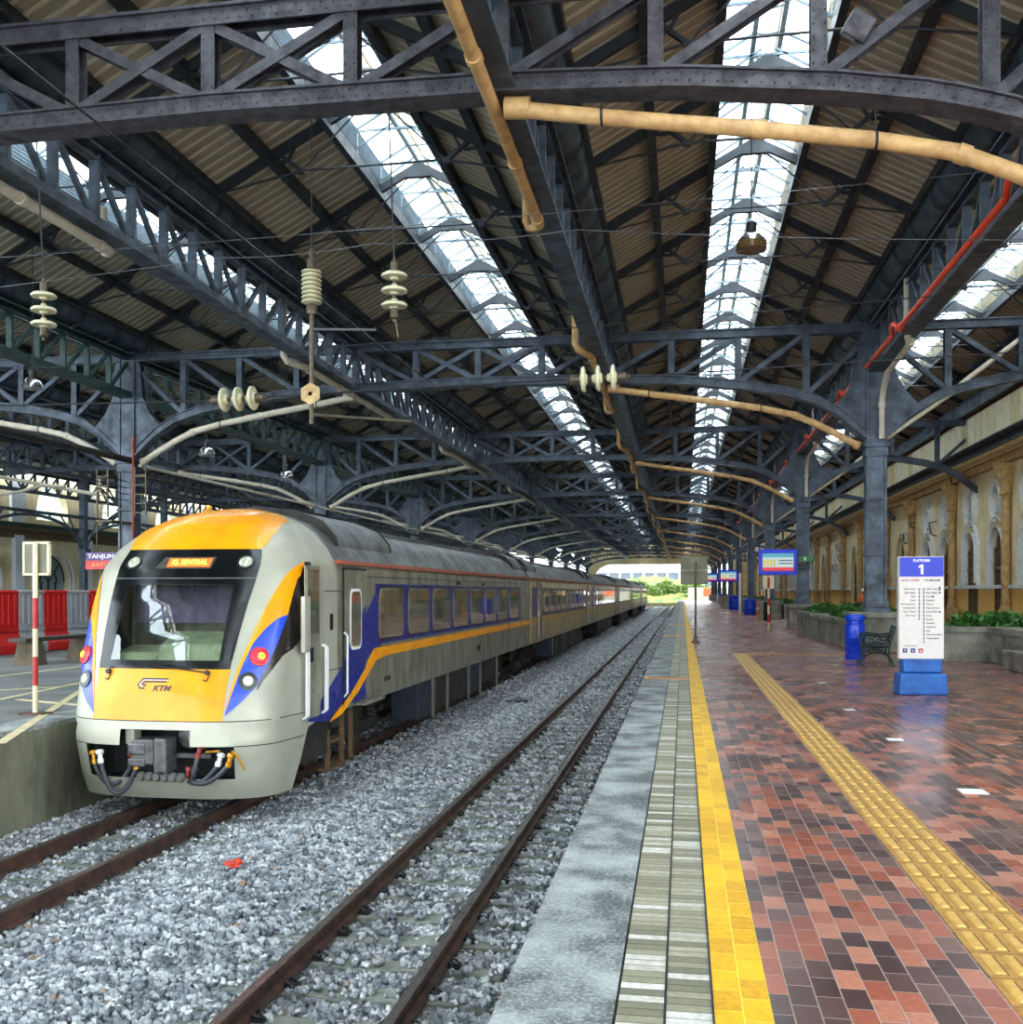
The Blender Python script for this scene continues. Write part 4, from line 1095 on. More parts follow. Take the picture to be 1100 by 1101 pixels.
# side livery
S = lambda x, y: on_x(x, y, XS)[1:]
band = [S(409, 632), S(403, 640), S(391, 664), S(377, 700), S(371, 712), S(352, 752), (12.95, -.045)]
P_b = S(351, 777); P_w = S(330.7, 777.5)
stripeT = 0.73; stripeB = .62
blue = [S(330.7, 776), S(352, 742), S(371, 712), S(391, 665), S(404, 637), (15.15, 1.74), (29.3, 1.74), (29.3, .80), (15.5, .80), S(397, 704), S(374, 748), S(352, 776)]
side_poly(blue, 'blue_livery_band', BLUEP, lead)
side_poly([S(354, 776), S(376, 746), S(397, 709), S(402, 697), (31.1, .735), (31.1, .60), (15.75, .60), S(403, 710), S(385, 742), S(366, 768)], 'yellow_livery_stripe', YELP, lead, .02)
WY = [(15.32, 16.72), (17.05, 18.5), (18.8, 20.25), (20.55, 21.95), (22.28, 23.7), (24.0, 25.4), (25.72, 27.15), (27.5, 28.95)]
for a, b_ in WY: window(a, b_, .88, 1.68, lead)
dr = side_poly([(13.62, .02), (14.62, .02), (14.62, 1.93), (13.62, 1.93)], 'passenger_door', SILV, lead, .012)
side_poly([(13.60, .0), (13.64, .0), (13.64, 1.95), (13.60, 1.95)], 'door_edge', BLACK, dr, .02); side_poly([(13.60, 1.93), (14.64, 1.93), (14.64, 1.96), (13.60, 1.96)], 'door_edge', BLACK, dr, .02)
side_poly([(13.64, .02), (13.64, .62), (14.0, .98), (14.62, 1.42), (14.62, .02)], 'blue_door_panel', BLUEP, dr, .016)
w = side_poly(rrect(13.9, 14.42, .78, 1.66, .12), 'window', WHITE, dr, .018); MB().prism(rrect(13.94, 14.38, .82, 1.62, .1), 'x', 1.4, 1.422).build('pane', WIN, w)
tube_rail([(1.42, 13.62, .15), (1.47, 13.62, .2), (1.47, 13.62, 1.0), (1.42, 13.62, 1.05)], 'door_handrail', dr)
side_poly([(14.2, -.04), (15.2, -.04), (15.2, 0), (14.2, 0)], 'door_step', SILV, lead, .14)
# cab door
cd = side_poly([(12.16, .0), (12.70, .0), (12.70, 1.95), (12.16, 1.95)], 'cab_door', SILV, lead, .012)
side_poly([(12.22, 1.08), (12.64, 1.08), (12.64, 1.90), (12.22, 1.90)], 'cab_door_window', WIN, cd, .016)
MB().box(1.41, 1.43, 12.3, 12.42, .72, .9).build('door_latch', BLACK, cd)
for y in (12.08, 12.16, 12.76, 12.84): tube_rail([(1.41, y, .02), (1.46, y, .06), (1.46, y, .88), (1.41, y, .92)], 'cab_handrail', lead)
mf = MB().box(1.44, 1.50, 11.93, 12.12, .86, 1.56).build('wing_mirror', SILVN, lead, bevel=.01); MB().bar((1.4, 12.1, 1.5), (1.47, 12.0, 1.5), .02, .02).bar((1.4, 12.1, .9), (1.47, 12.0, .9), .02, .02).build('mirror_arm', SILVN, mf)
side_poly([(13.1, 1.1), (13.22, 1.1), (13.22, 1.32), (13.1, 1.32)], 'unit_plate', BLACK, lead, .006)
for z in (.55, 1.62): side_poly([(12.9, z), (13.58, z), (13.58, z + .012), (12.9, z + .012)], 'panel_seam', DARK, lead, .004)
side_poly([(14.7, 1.62), (31.1, 1.84), (31.1, 1.85), (14.7, 1.85)][2:] + [(14.7, 1.84), (31.1, 1.84)], 'panel_seam', DARK, lead, .004)
for y in (20.9, 23.6): side_poly([(y, 1.76), (y + .35, 1.76), (y + .35, 1.83), (y, 1.83)], 'small_vent', BLACK, lead, .01)
text('railway_mark', 'KTM', .17, (1.405, 23.2, .30), SD, BLACK, lead, bold=.004, shear=.3)
text('coach_number', 'ETS 205', .1, (1.405, 15.8, .22), SD, BLACK, lead, bold=.001)
# bogies and equipment
def bogie(parent, y):
    b_ = MB()
    for s in (-1, 1): b_.bar((s*.78, y - 1.5, -.62), (s*.78, y + 1.5, -.62), .12, .2).box(s*.78 - .1, s*.78 + .1, y - .35, y + .35, -.7, -.2)
    b_.box(-.8, .8, y - .2, y + .2, -.6, -.35); o = b_.build('bogie', DARK, parent)
    sp = MB()
    for s in (-1, 1):
        for d in (-1.15, 1.15): sp.lathe([(.1, 0), (.1, .05), (.07, .06), (.1, .1), (.07, .14), (.1, .18), (.07, .22), (.1, .26)], (s*.8, y + d, -.5), (0, 0, 1), 10)
    sp.build('spring', DARK, o)
    for d in (-1.1, 1.1):
        MB().lathe([(.1, -.62), (.1, -.57), (.43, -.565), (.46, -.5), (.43, -.49), (.12, -.44), (.1, .44), (.43, .49), (.46, .5), (.43, .565), (.1, .57), (.1, .62)], (0, y + d, ZR + .43), (1, 0, 0), 24).build('wheelset', M('rusty_wheel_steel', (86, 66, 54), .5, .6, .4, 6), o, smooth=True)
def under(parent, y0, y1):
    rs = random.Random(4); y = y0
    while y < y1:
        L = rs.uniform(.8, 1.7); MB().box(.75, 1.28, y, y + L, rs.uniform(-.78, -.6), -.05).build('equipment_box', M('blue_black_equipment', (40, 46, 62), .6, .2) if rs.random() < .5 else DARK, parent, bevel=.02)
        MB().box(1.26, 1.30, y + L + .05, y + L + .17, -.82, -.05).build('hanger_post', M('grey_hanger_post', (112, 112, 104), .6), parent); y += L + rs.uniform(.3, .7)
bogie(lead, 15.6); bogie(lead, 28.0); under(lead, 18.2, 25.6)
stp = MB()
for y in (13.5, 14.1, 14.5): stp.bar((1.22, y, -.1), (1.22, y, -.85), .06, .05)
stp.box(1.1, 1.26, 13.45, 14.2, -.88, -.84).box(1.1, 1.26, 13.5, 14.1, -.5, -.46); stp.build('step_ladder', M('rusty_step', (110, 86, 62), .7, .2), lead)
m = MB().box(-1.25, 1.25, 12.1, YB, -.6, -.05); m.build('cab_underframe', DARK, lead)
# gangway and trailing coaches
def gangway(parent, y): MB().box(-1.25, 1.25, y, y + .35, 0, 2.4).build('gangway_bellows', BLACK, parent, bevel=.05)
gangway(lead, 31.2)
tr = thing('train_coach', 'second coach of the train, grey with purple window band', 'train', (XT, 31.55, 0), 0, 'coaches of the parked train')
Lc = 20.85
BRON = M('bronze_weathered_body', (206, 184, 138), .36, .5, .35, 3.0, (150, 130, 92), streak=(1, 1, .4)); body(tr, 0, Lc, 0, BRON); pod(tr, .3, 2.2); pod(tr, Lc - 2.0, Lc - .3)
side_poly([(.25, .80), (1.15, .80), (1.15, 1.76), (.25, 1.76)], 'blue_vestibule_panel', BLUEP, tr, .006)
side_poly([(2.6, .80), (18.4, .80), (18.4, 1.74), (2.6, 1.74)], 'purple_window_band', M('purple_grey_band', (96, 92, 110), .4, .1), tr)
side_poly([(0, .60), (Lc, .60), (Lc, .735), (0, .735)], 'yellow_livery_stripe', M('faded_yellow_stripe', (206, 164, 64), .4), tr, .006)
for i in range(9): window(2.95 + i * 1.72, 4.2 + i * 1.72, .9, 1.66, tr)
for y in (1.3, 19.0):
    d = side_poly([(y, .02), (y + .95, .02), (y + .95, 1.93), (y, 1.93)], 'passenger_door', SILV, tr, .012)
    w = side_poly(rrect(y + .25, y + .7, .82, 1.62, .1), 'window', WHITE, d, .018); MB().prism(rrect(y + .28, y + .67, .85, 1.59, .1), 'x', 1.4, 1.42).build('pane', WIN, w)
    for yy in (y - .03, y + .95): side_poly([(yy, .0), (yy + .03, .0), (yy + .03, 1.95), (yy, 1.95)], 'door_edge', BLACK, d, .02)
    tube_rail([(1.46, y - .08, .1), (1.46, y - .08, 1.0)], 'door_handrail', d)
bogie(tr, 2.9); bogie(tr, 17.9); under(tr, 5.2, 15.6); gangway(tr, Lc)
for i, q in enumerate(('third', 'fourth', 'fifth', 'sixth and last')):
    copy_tree(tr, (XT, 31.55 + (i + 1) * 21.25, 0), None, '%s coach of the train, grey and bronze with small windows' % q)
# ------------------------------------------------------------------ station building on the right
XWL = 12.4
TRIMW = M('grey_white_moulding', (226, 230, 230), .6, 0, .2, 6, (190, 198, 202))
OCHRE = M('ochre_pilaster', (196, 162, 106), .7, 0, .45, 4, (140, 110, 66))
FRAMEB = M('brown_window_frame', (118, 92, 60), .6, 0, .4, 8)
g = G('dark_window_glass'); g.out(lin((20, 24, 28)), .06, 0.0, Specular_IOR_Level=.8); DGL = g.mat
def arch_pts(yc, w, z0, zs, pointed=0.0, n=14):
    """outline of an arched opening: sill z0, spring zs"""
    P = [(yc - w, z0), (yc + w, z0)]
    for i in range(n + 1):
        a = math.pi * i / n; x = w * math.cos(a); z = zs + (w * (1 + pointed)) * math.sin(a) ** (1.0 if not pointed else 1.25)
        P.append((yc + x, z))
    return P
def circ(yc, zc, r, n=22): return [(yc + r * math.cos(2*math.pi*i/n), zc + r * 1.12 * math.sin(2*math.pi*i/n)) for i in range(n)]
wins = []   # kind, y
for y in (39.0, 42.9, 46.7, 50.8, 54.4): wins.append(('round', y))
wins += [('door', 60.8), ('twin', 67.2), ('twin', 70.6), ('door', 76.8), ('twin', 84.0), ('twin', 87.5), ('door', 93.0), ('round', 100), ('round', 104), ('door', 110), ('round', 117), ('round', 121), ('door', 128), ('round', 135), ('round', 140), ('door', 148), ('round', 156), ('round', 163), ('door', 171), ('round', 179)]
holes = []
for k, y in wins:
    if k == 'round': holes += [arch_pts(y, .82, .62, 3.35), circ(y, 5.28, .48)]
    elif k == 'door': holes += [arch_pts(y, 1.15, .05, 3.0, .45)]
    else: holes += [arch_pts(y - .55, .36, 1.9, 3.2, .2), arch_pts(y + .55, .36, 1.9, 3.2, .2), circ(y, 4.5, .38)]
def holed_wall(name, outer, holes, x0, th, mat):
    c = bpy.data.curves.new('w', 'CURVE'); c.dimensions = '2D'; c.fill_mode = 'BOTH'; c.extrude = th / 2
    for P in [outer] + holes:
        s = c.splines.new('POLY'); s.points.add(len(P) - 1)
        for q, p in zip(s.points, P): q.co = (p[0], p[1], 0, 1)
        s.use_cyclic_u = True
    o = bpy.data.objects.new('w', c); COL.objects.link(o); bpy.context.view_layer.update()
    dg = bpy.context.evaluated_depsgraph_get(); me = bpy.data.meshes.new_from_object(o.evaluated_get(dg))
    bpy.data.objects.remove(o); bpy.data.curves.remove(c)
    for v in me.vertices: v.co = (x0 + th / 2 + v.co.z, v.co.x, v.co.y)
    me.name = name; me.materials.clear(); me.materials.append(mat)
    w = bpy.data.objects.new(name, me); COL.objects.link(w); w['kind'] = 'structure'; return w
holed_wall('wall_right', [(10, -.1), (YE, -.1), (YE, 7.55), (10, 7.55)], holes, XWL, .55, WALLM)
struct('wall_right_back', MB().box(14.6, 14.7, 10, YE, -.1, 7.5).box(12.9, 14.7, 10, YE, 7.5, 7.6), M('dim_interior', (96, 84, 62), .9))
def ring(m, P, x0, x1, wd, cy, cz):
    """moulding around an outline, grown outward from its centre"""
    n = len(P); Q = []
    for p in P:
        d = Vector((p[0] - cy, p[1] - cz)); l = d.length; Q.append((cy + d.x * (1 + wd / l), cz + d.y * (1 + wd / l)))
    o = len(m.v)
    for p, q in zip(P, Q): m.v += [(x0, p[0], p[1]), (x0, q[0], q[1]), (x1, p[0], p[1]), (x1, q[0], q[1])]
    for i in range(n - 1):
        a = o + 4*i; c = a + 4; m.f += [(a, c, c+1, a+1), (a+1, c+1, c+3, a+3), (a, a+2, c+2, c)]
wi = di = 0
for k, y in wins:
    if k == 'round':
        wi += 1; P = arch_pts(y, .82, .62, 3.35)[1:]
        m = MB(); ring(m, [(y + .82, 2.0)] + P[1:] + [(y - .82, 2.0)], XWL + .02, XWL - .18, .42, y, 2.6); ring(m, circ(y, 5.28, .48) + circ(y, 5.28, .48)[:1], XWL + .02, XWL - .18, .36, y, 5.28)
        w = struct('window_%d' % wi, m, TRIMW)
        MB().prism(arch_pts(y, .82, .62, 3.35), 'x', XWL + .10, XWL + .12).prism(circ(y, 5.28, .48), 'x', XWL + .10, XWL + .12).build('window_glass', DGL, w)
        m = MB().box(XWL + .04, XWL + .10, y - .04, y + .04, .62, 4.1).box(XWL + .0, XWL + .10, y - .82, y + .82, 2.5, 2.62).box(XWL + .04, XWL + .10, y - .82, y - .74, .62, 3.4).box(XWL + .04, XWL + .10, y + .74, y + .82, .62, 3.4)
        for z in (1.2, 1.8, 3.1): m.box(XWL + .05, XWL + .10, y - .8, y + .8, z, z + .05)
        for d in (-.4, .4): m.box(XWL + .05, XWL + .10, y + d - .02, y + d + .02, .62, 3.9)
        m.build('window_frame', FRAMEB, w)
    elif k == 'door':
        di += 1; P = arch_pts(y, 1.15, .05, 3.0, .45)[1:]
        m = MB(); ring(m, P + [(y - 1.15, .05)], XWL + .02, XWL - .12, .26, y, 2.2); w = struct('door_%d' % di, m, M('cream_arch_moulding', (214, 200, 160), .7, 0, .3, 5))
        MB().prism(arch_pts(y, 1.15, .05, 3.0, .45), 'x', XWL + .10, XWL + .12).build('door_glass', DGL, w)
        m = MB()
        for d in (-.6, 0, .6): m.box(XWL + .04, XWL + .10, y + d - .04, y + d + .04, .05, 4.2 - abs(d))
        for z in (1.0, 2.2, 3.0): m.box(XWL + .04, XWL + .10, y - 1.12, y + 1.12, z, z + .08)
        m.build('door_frame', FRAMEB, w)
    else:
        wi += 1; m = MB()
        for d in (-.55, .55):
            P = arch_pts(y + d, .36, 1.9, 3.2, .2)[1:]; ring(m, P + [(y + d - .36, 1.9)], XWL + .02, XWL - .1, .15, y + d, 2.8)
        ring(m, circ(y, 4.5, .38) + circ(y, 4.5, .38)[:1], XWL + .02, XWL - .1, .16, y, 4.5)
        w = struct('window_%d' % wi, m, TRIMW); q = MB()
        for d in (-.55, .55): q.prism(arch_pts(y + d, .36, 1.9, 3.2, .2), 'x', XWL + .08, XWL + .10)
        q.prism(circ(y, 4.5, .38), 'x', XWL + .08, XWL + .10); q.build('window_glass', DGL, w)
# sill ledge, cornice, eaves beam, fascia
m = MB(); ys = [10] + sum([[y - 1.15 - .26, y + 1.15 + .26] for k, y in wins if k == 'door'], []) + [YE]
for a, c in zip(ys[::2], ys[1::2]): m.box(XWL - .16, XWL, a, c, 1.74, 1.88)
struct('trim_7', m, TRIMW)
struct('trim_8', MB().box(XWL - .28, XWL, 10, YE, 6.55, 6.85).box(XWL - .42, XWL, 10, YE, 6.85, 6.98), OCHRE)
struct('trim_9', MB().box(XWL - .5, XWL - .36, 10, YE, 7.28, 7.52).box(XWL - .9, XWL - .8, 10, YE, 7.02, 7.12).box(XWL - .86, XWL - .1, 10, YE, 7.5, 7.56), RAFT)
o = MB().tube([(XWL - .62, 10, 6.92), (XWL - .62, YE, 6.92)], .085, 10).build('eaves_pipe', M('ochre_eaves_pipe', (206, 168, 104), .5, 0, .3, 3), smooth=True); tag(o, 'long ochre eaves pipe running along the station building', 'pipe')
struct('wall_fascia', MB().box(XWL - .48, XWL - .40, 10, YE, 7.55, 8.92), BOARD)
struct('trim_10', MB().box(XWL - .46, XWL + .2, 10, YE, 8.92, 9.06), M('red_brown_timber', (116, 54, 40), .7, 0, .4, 3))
m = MB().box(XWL - .7, XWL + .6, 8, YE, 9.06, 9.64); tag(m.build('valley_gutter', GUTTER), 'dark box gutter between the roof and the cream fascia of the station building', 'gutter')
m = MB(); y = 30.0
while y < 120: m.bar((XWL - .44, y, 7.3), (XWL - .86, y, 7.06), .05, .05); y += .6
struct('trim_11', m, RAFT)
# pilasters
def pil():
    m = MB().tube([(0, 0, 0), (0, 0, 5.9)], .165, 14); t = thing('pilaster', 'x', 'pilaster', (0, 0, 0), 0, 'ochre pilasters')
    m.build('shaft', OCHRE, t, smooth=True)
    MB().lathe([(.2, 5.3), (.26, 5.36), (.2, 5.42), (.22, 5.8), (.34, 6.1), (.36, 6.3)], (0, 0, 0), (0, 0, 1), 14).box(-.36, .3, -.36, .36, 6.3, 6.52).build('capital', OCHRE, t, smooth=True)
    MB().box(-.24, .2, -.26, .26, 0, .9).lathe([(.24, .9), (.2, 1.1)], (0, 0, 0), (0, 0, 1), 14).build('base', OCHRE, t); return t
p0 = None
PY = (41.4, 49.3, 57.7, 64.4, 73.7, 81.2, 89.7, 97, 107, 113, 125, 131, 144, 152, 167, 175)
for i, y in enumerate(PY):
    lab = '%s ochre round pilaster on the station building wall' % ORD[i]
    if p0 is None: p0 = pil(); p0.location = (XWL - .2, y, 0); p0['label'] = lab
    else: copy_tree(p0, (XWL - .2, y, 0), None, lab)
# services on the wall
def ac(y, z, lab):
    t = thing('air_conditioner', lab, 'air conditioner', (XWL - .2, y, z), 0, 'wall air conditioners'); MB().box(-.18, .16, -.42, .42, -.3, .3).build('casing', PIPEW, t, bevel=.03)
    MB().lathe([(.22, 0), (.22, .02)], (-.18, .1, 0), (-1, 0, 0), 16).build('fan_grille', BLACK, t); MB().bar((-.1, -.35, -.32), (.18, -.35, -.32), .04, .04).bar((-.1, .35, -.32), (.18, .35, -.32), .04, .04).build('bracket', IRON, t)
for i, (y, z) in enumerate(((58.6, 4.6), (82.6, 4.3), (83.6, 5.2), (85.4, 3.6), (90.5, 4.4))): ac(y, z, '%s pale box air conditioner fixed high on the station wall' % ORD[i])
for i, (x, y) in enumerate(((983, 553), (1027, 505), (1005, 560))):
    p = on_x(x, y, XWL - .1); m = MB().tube([(XWL + .03, p[1], p[2]), (p[0] - .25, p[1], p[2] - .1), (p[0] - .3, p[1] - .6, p[2] - .7), (p[0] - .1, p[1] - .9, p[2] - .8)], .03, 6)
    tag(m.build('drooping_cable', BLACK, smooth=True), '%s black cable looping down from the ochre eaves' % ORD[i], 'cable')

# ------------------------------------------------------------------ building across the tracks on the left
XLB = -44.0
LB = M('pale_tan_render', (236, 224, 188), .85, 0, .3, 1.5, (206, 192, 152)); PILB = M('blue_grey_pilaster', (226, 234, 248), .7, 0, .2, 4)
lh = []; wy = []
y = 41.4
while y < 180: wy.append(y); y += 8.0
for y in wy: lh.append(arch_pts(y, 1.9, .2, 2.3)); lh.append([(y - 1.8, 6.6)] + arch_pts(y, 1.8, 6.6, 7.3)[1:])
holed_wall('wall_left', [(20, 0), (YE, 0), (YE, 11), (20, 11)], lh, XLB - .5, .5, LB)
struct('wall_left_back', MB().box(XLB - 4, XLB - 3.9, 20, YE, 0, 11), M('pale_teal_interior', (190, 214, 206), .8))
for i, y in enumerate(wy):
    m = MB(); P = arch_pts(y, 1.9, .2, 2.3)[1:]; ring(m, [(a, b_) for a, b_ in P] + [(y - 1.9, .2)], XLB - .02, XLB + .15, .5, y, 2.0)
    w = struct('window_%d' % (wi + 1 + i), m, PILB); MB().prism(arch_pts(y, 1.9, .2, 2.3), 'x', XLB - .4, XLB - .38).build('window_glass', M('teal_grey_glass', (150, 176, 178), .2), w)
    m = MB()
    for d in (-.8, 0, .8): m.box(XLB - .38, XLB - .3, y + d - .06, y + d + .06, .2, 2.3)
    for r in (.95, 1.85):
        pts = [(XLB - .34, y + r * math.cos(math.pi * q / 12), 2.3 + r * math.sin(math.pi * q / 12)) for q in range(13)]; m.tube(pts, .05, 5)
    for q in (3, 6, 9): m.bar((XLB - .34, y, 2.3), (XLB - .34, y + 1.85 * math.cos(math.pi * q / 12), 2.3 + 1.85 * math.sin(math.pi * q / 12)), .06, .06)
    m.build('window_frame', RAFT, w)
m = MB()
for y in wy: m.box(XLB, XLB + .3, y + 3.55, y + 4.45, 0, 5.4).box(XLB, XLB + .2, y + 3.3, y + 4.7, 6.2, 9.4)
struct('trim_12', m, PILB)
struct('trim_13', MB().box(XLB, XLB + .7, 20, YE, 5.75, 5.95).box(XLB, XLB + .2, 20, YE, 5.2, 5.75), M('brown_canopy_edge', (116, 96, 72), .7, 0, .3, 3))
o = MB().box(XLB + .65, XLB + .75, 20, YE, 5.9, 6.2).build('canopy_edge_beam', GREEN); tag(o, 'dark green canopy edge beam on the tan building across the tracks', 'beam')

# ------------------------------------------------------------------ far end of the shed and what lies beyond
def end_arch():
    P = [(-16.2, -.5), (-16.2, 4.2)]
    for i in range(13): a = math.pi - math.pi / 2 * i / 12; P.append((-12.8 + 3.4 * math.cos(a), 4.2 + 2.5 * math.sin(a)))
    P += [(5.0, 6.7), (8.5, 6.7), (8.5, -.5)]
    return P
c = holed_wall('wall_far_end', [(-17.5, -3), (13.0, -3), (13.0, 11.2), (-17.5, 11.2)], [end_arch()], 0, .5, M('cream_end_wall', (206, 190, 140), .8, 0, .3, 1))
for v in c.data.vertices: v.co = (v.co.y, YE + .2 + v.co.x, v.co.z)
rs = random.Random(5)
VI = M('white_viaduct', (150, 156, 160), .6, 0, .1, 1)
t = thing('viaduct_building', 'white curved elevated building with a strip of windows beyond the far end of the shed', 'building', (0, 268, 0))
MB().box(-40, 8, 0, 6, 6.3, 9.6).build('parapet', VI, t, bevel=.4); MB().box(-40, 8, .3, 6, 3.0, 6.3).build('storey_wall', M('grey_storey', (84, 92, 102), .6), t)
pr_ = None
for i in range(15):
    if pr_ is None: pr_ = MB().box(-.35, .35, -.2, .3, -1.4, 6.3).build('pier', VI, t); pr_.location.x = -38
    else: c = pr_.copy(); COL.objects.link(c); c.parent = t; c.location.x = -38 + i * 3.1
MB().box(-40, 8, -.1, .1, 7.4, 7.6).build('handrail', M('grey_rail', (130, 140, 150), .6), t)
# green bank
m = MB(); nx, ny = 60, 14
for j in range(ny + 1):
    for i in range(nx + 1):
        x = -34 + 44 * i / nx; y = 214 + 34 * j / ny
        m.v.append((x, y, -1.3 + (j / ny) * (5.2 - 1.4 * math.sin(i * .13)) + .35 * math.sin(x * 2.1 + y) * rs.uniform(.3, 1) * min(1, j)))
for j in range(ny):
    for i in range(nx): k = j * (nx + 1) + i; m.f.append((k, k + 1, k + nx + 2, k + nx + 1))
g = G('sunlit_grass'); g.out(g.ramp(g.noise(.35, 6, .7), [(.3, (34, 58, 20)), (.5, (78, 92, 28)), (.7, (128, 120, 44))]), .9, 0.0)
tag(m.build('grassy_bank', g.mat, recalc=False), 'yellow-green grassy bank beyond the far end of the tracks', 'grass', kind='stuff')
def bush(lab, x, y, z, r, n, mat, leaf=.12, grp=None, sq=1.0, cat='shrub', seed=1, name='shrub'):
    rs = random.Random(seed); m = MB()
    for i in range(n):
        while True:
            d = Vector((rs.uniform(-1, 1), rs.uniform(-1, 1), rs.uniform(-.2, 1)))
            if .25 < d.length < 1: break
        p = Vector((d.x * r, d.y * r * sq, d.z * r * .9)); a = Vector((rs.uniform(-1, 1), rs.uniform(-1, 1), rs.uniform(-.3, 1))).normalized() * leaf
        b_ = a.cross(Vector((rs.uniform(-1, 1), rs.uniform(-1, 1), rs.uniform(-1, 1)))).normalized() * leaf * .4
        m.add([p, p + a * .5 + b_, p + a, p + a * .5 - b_], [(0, 1, 2, 3)])
    o = m.build(name, mat, recalc=False); o.location = (x, y, z); return tag(o, lab, cat, grp)
LEAFY = M('yellow_green_leaf', (84, 108, 34), .6, 0, .4, .5)
bl = None
for i in range(11):
    x = -24 + i * 2.9; lab = '%s leafy bush from the left on the bank beyond the shed' % ORD[i]
    if bl is None: bl = bush(lab, x, 226, 1.0, 2.4, 1400, LEAFY, .45, 'bushes on the far bank', name='bush', cat='bush')
    else: copy_tree(bl, (x, 226 + (i % 3) * 3, .8 + (i % 2)), i * 1.3, lab)
# white hoarding with orange square near the far end of the platform
t = thing('site_hoarding', 'white hoarding with orange and red panels at the far end of the platform', 'hoarding', (4.2, 200, -.6))
MB().box(-3.2, 4.6, 0, .1, 0, 3.0).build('white_panel', M('bright_white_panel', (190, 188, 180), .6), t); MB().box(-.2, 1.6, -.05, 0, 1.4, 2.9).build('orange_panel', M('orange_panel', (240, 110, 60), .6), t); MB().box(1.9, 4.2, -.05, 0, 0, .8).build('red_panel', M('pale_red_panel', (226, 120, 110), .6), t)
# ------------------------------------------------------------------ planters and plants
def planter(lab, x0, x1, y0, y1, h):
    t = thing('concrete_planter', lab, 'planter', ((x0+x1)/2, (y0+y1)/2, 0), 0, 'concrete planters'); w, d = (x1-x0)/2, (y1-y0)/2
    m = MB().box(-w, w, -d, -d+.14, 0, h-.14).box(-w, w, d-.14, d, 0, h-.14).box(-w, -w+.14, -d+.14, d-.14, 0, h-.14).box(w-.14, w, -d+.14, d-.14, 0, h-.14); m.build('wall', CONC, t)
    e = .04; m = MB().box(-w-e, w+e, -d-e, -d+.2, h-.13, h).box(-w-e, w+e, d-.2, d+e, h-.13, h).box(-w-e, -w+.2, -d+.2, d-.2, h-.13, h).box(w-.2, w+e, -d+.2, d-.2, h-.13, h); m.build('rim', CONC, t)
    MB().box(-w+.14, w-.14, -d+.14, d-.14, 0, h-.15).build('soil', M('dark_soil', (52, 42, 30), .95), t); return t
shr = []
for i in range(3): shr.append((260, i + 3))
def shrubs(x0, x1, y0, y1, z, what, n, seed):
    rs = random.Random(seed)
    for i in range(n):
        x = rs.uniform(x0 + .25, x1 - .25); y = y0 + (y1 - y0) * (i + .5) / n; s = rs.uniform(.8, 1.25)
        lab = '%s leafy plant in the planter %s' % (ORD[i], what)
        if not shr or isinstance(shr[0], tuple):
            shr.clear(); shr.append(bush(lab, x, y, z, .38, 300, LEAF, .13, 'plants in the planter ' + what, seed=3)); continue
        if len(shr) < 3:
            shr.append(bush(lab, x, y, z, .38, 300, LEAF, .13, 'plants in the planter ' + what, seed=len(shr) + 3)); continue
        copy_tree(shr[i % 3], (x, y, z), rs.uniform(0, 6), lab, 'plants in the planter ' + what, sc=(s, s, s))
planter('long grey concrete planter left of the nearest visible column, behind the blue bin', 4.62, 7.0, 30.3, 36.4, .82)
planter('grey concrete planter set back behind the one by the blue bin', 4.45, 6.8, 36.9, 41.3, .86)
planter('grey concrete planter behind the platform one sign', 6.0, 11.6, 25.0, 27.5, .80)
planter('grey concrete planter at the right edge beyond the platform sign', 7.0, 11.6, 14.5, 24.95, .80)
shrubs(4.8, 6.8, 30.5, 36.2, .70, 'behind the blue bin', 18, 1); shrubs(4.6, 6.6, 37.1, 41.1, .74, 'set back beyond the blue bin', 12, 2)
shrubs(6.3, 11.4, 25.3, 27.3, .68, 'behind the platform sign', 22, 3); shrubs(7.2, 9.4, 20.5, 24.6, .68, 'at the right edge', 14, 4)
o = MB().box(6.62, 6.95, 14.5, 22.6, 0, .30).box(6.58, 6.95, 14.5, 22.64, .30, .40).build('low_step', CONC, bevel=.02); tag(o, 'low concrete step before the planter at the right edge', 'step')
for i in range(2, 9):
    y = 12 + 17 * (i + 1); planter('%s distant concrete planter beside the platform columns' % ORD[i-2], 5.95, 8.4, y - 1, y + 6, .84); shrubs(6.1, 8.2, y - .8, y + 5.8, .72, 'beside the %s far pedestal' % ORD[i-2], 9, i + 9)
o = bush('taller dark spiky plant standing in the right-hand planter', 8.6, 25.9, .7, .55, 420, M('dark_green_leaf', (38, 78, 34), .5, 0, .4, 3), .28, seed=9, name='spiky_plant', cat='plant'); o.scale = (.6, .6, 1.3)

# ------------------------------------------------------------------ platform sign
BL = M('royal_blue_panel', (10, 44, 186), .35, 0, .08, 3); WP = M('off_white_sign_panel', (214, 208, 204), .45, 0, .1, 12); INK = M('black_ink', (30, 28, 30), .5); REDI = M('red_ink', (168, 34, 40), .5)
t = thing('platform_sign', 'white and blue freestanding PLATFORM 1 route sign on a blue base', 'sign', (3.70, 16.85, 0), R(3))
MB().box(-.34, .34, -.06, .06, .56, 2.17).build('sign_board', WP, t, bevel=.006)
hd = MB().box(-.332, .332, -.066, -.06, 1.855, 2.16).build('header_panel', BL, t)
text('header_lettering', 'PLATFORM', .058, (0, -.0665, 2.105), FR, WHITE, hd, bold=.0018, fit=.25); MB().prism([(-.012, 1.89), (.026, 1.89), (.026, 2.045), (-.008, 2.045), (-.048, 2.015), (-.040, 1.99), (-.012, 2.005)], 'y', -.07, -.066).build('platform_number', WHITE, hd)
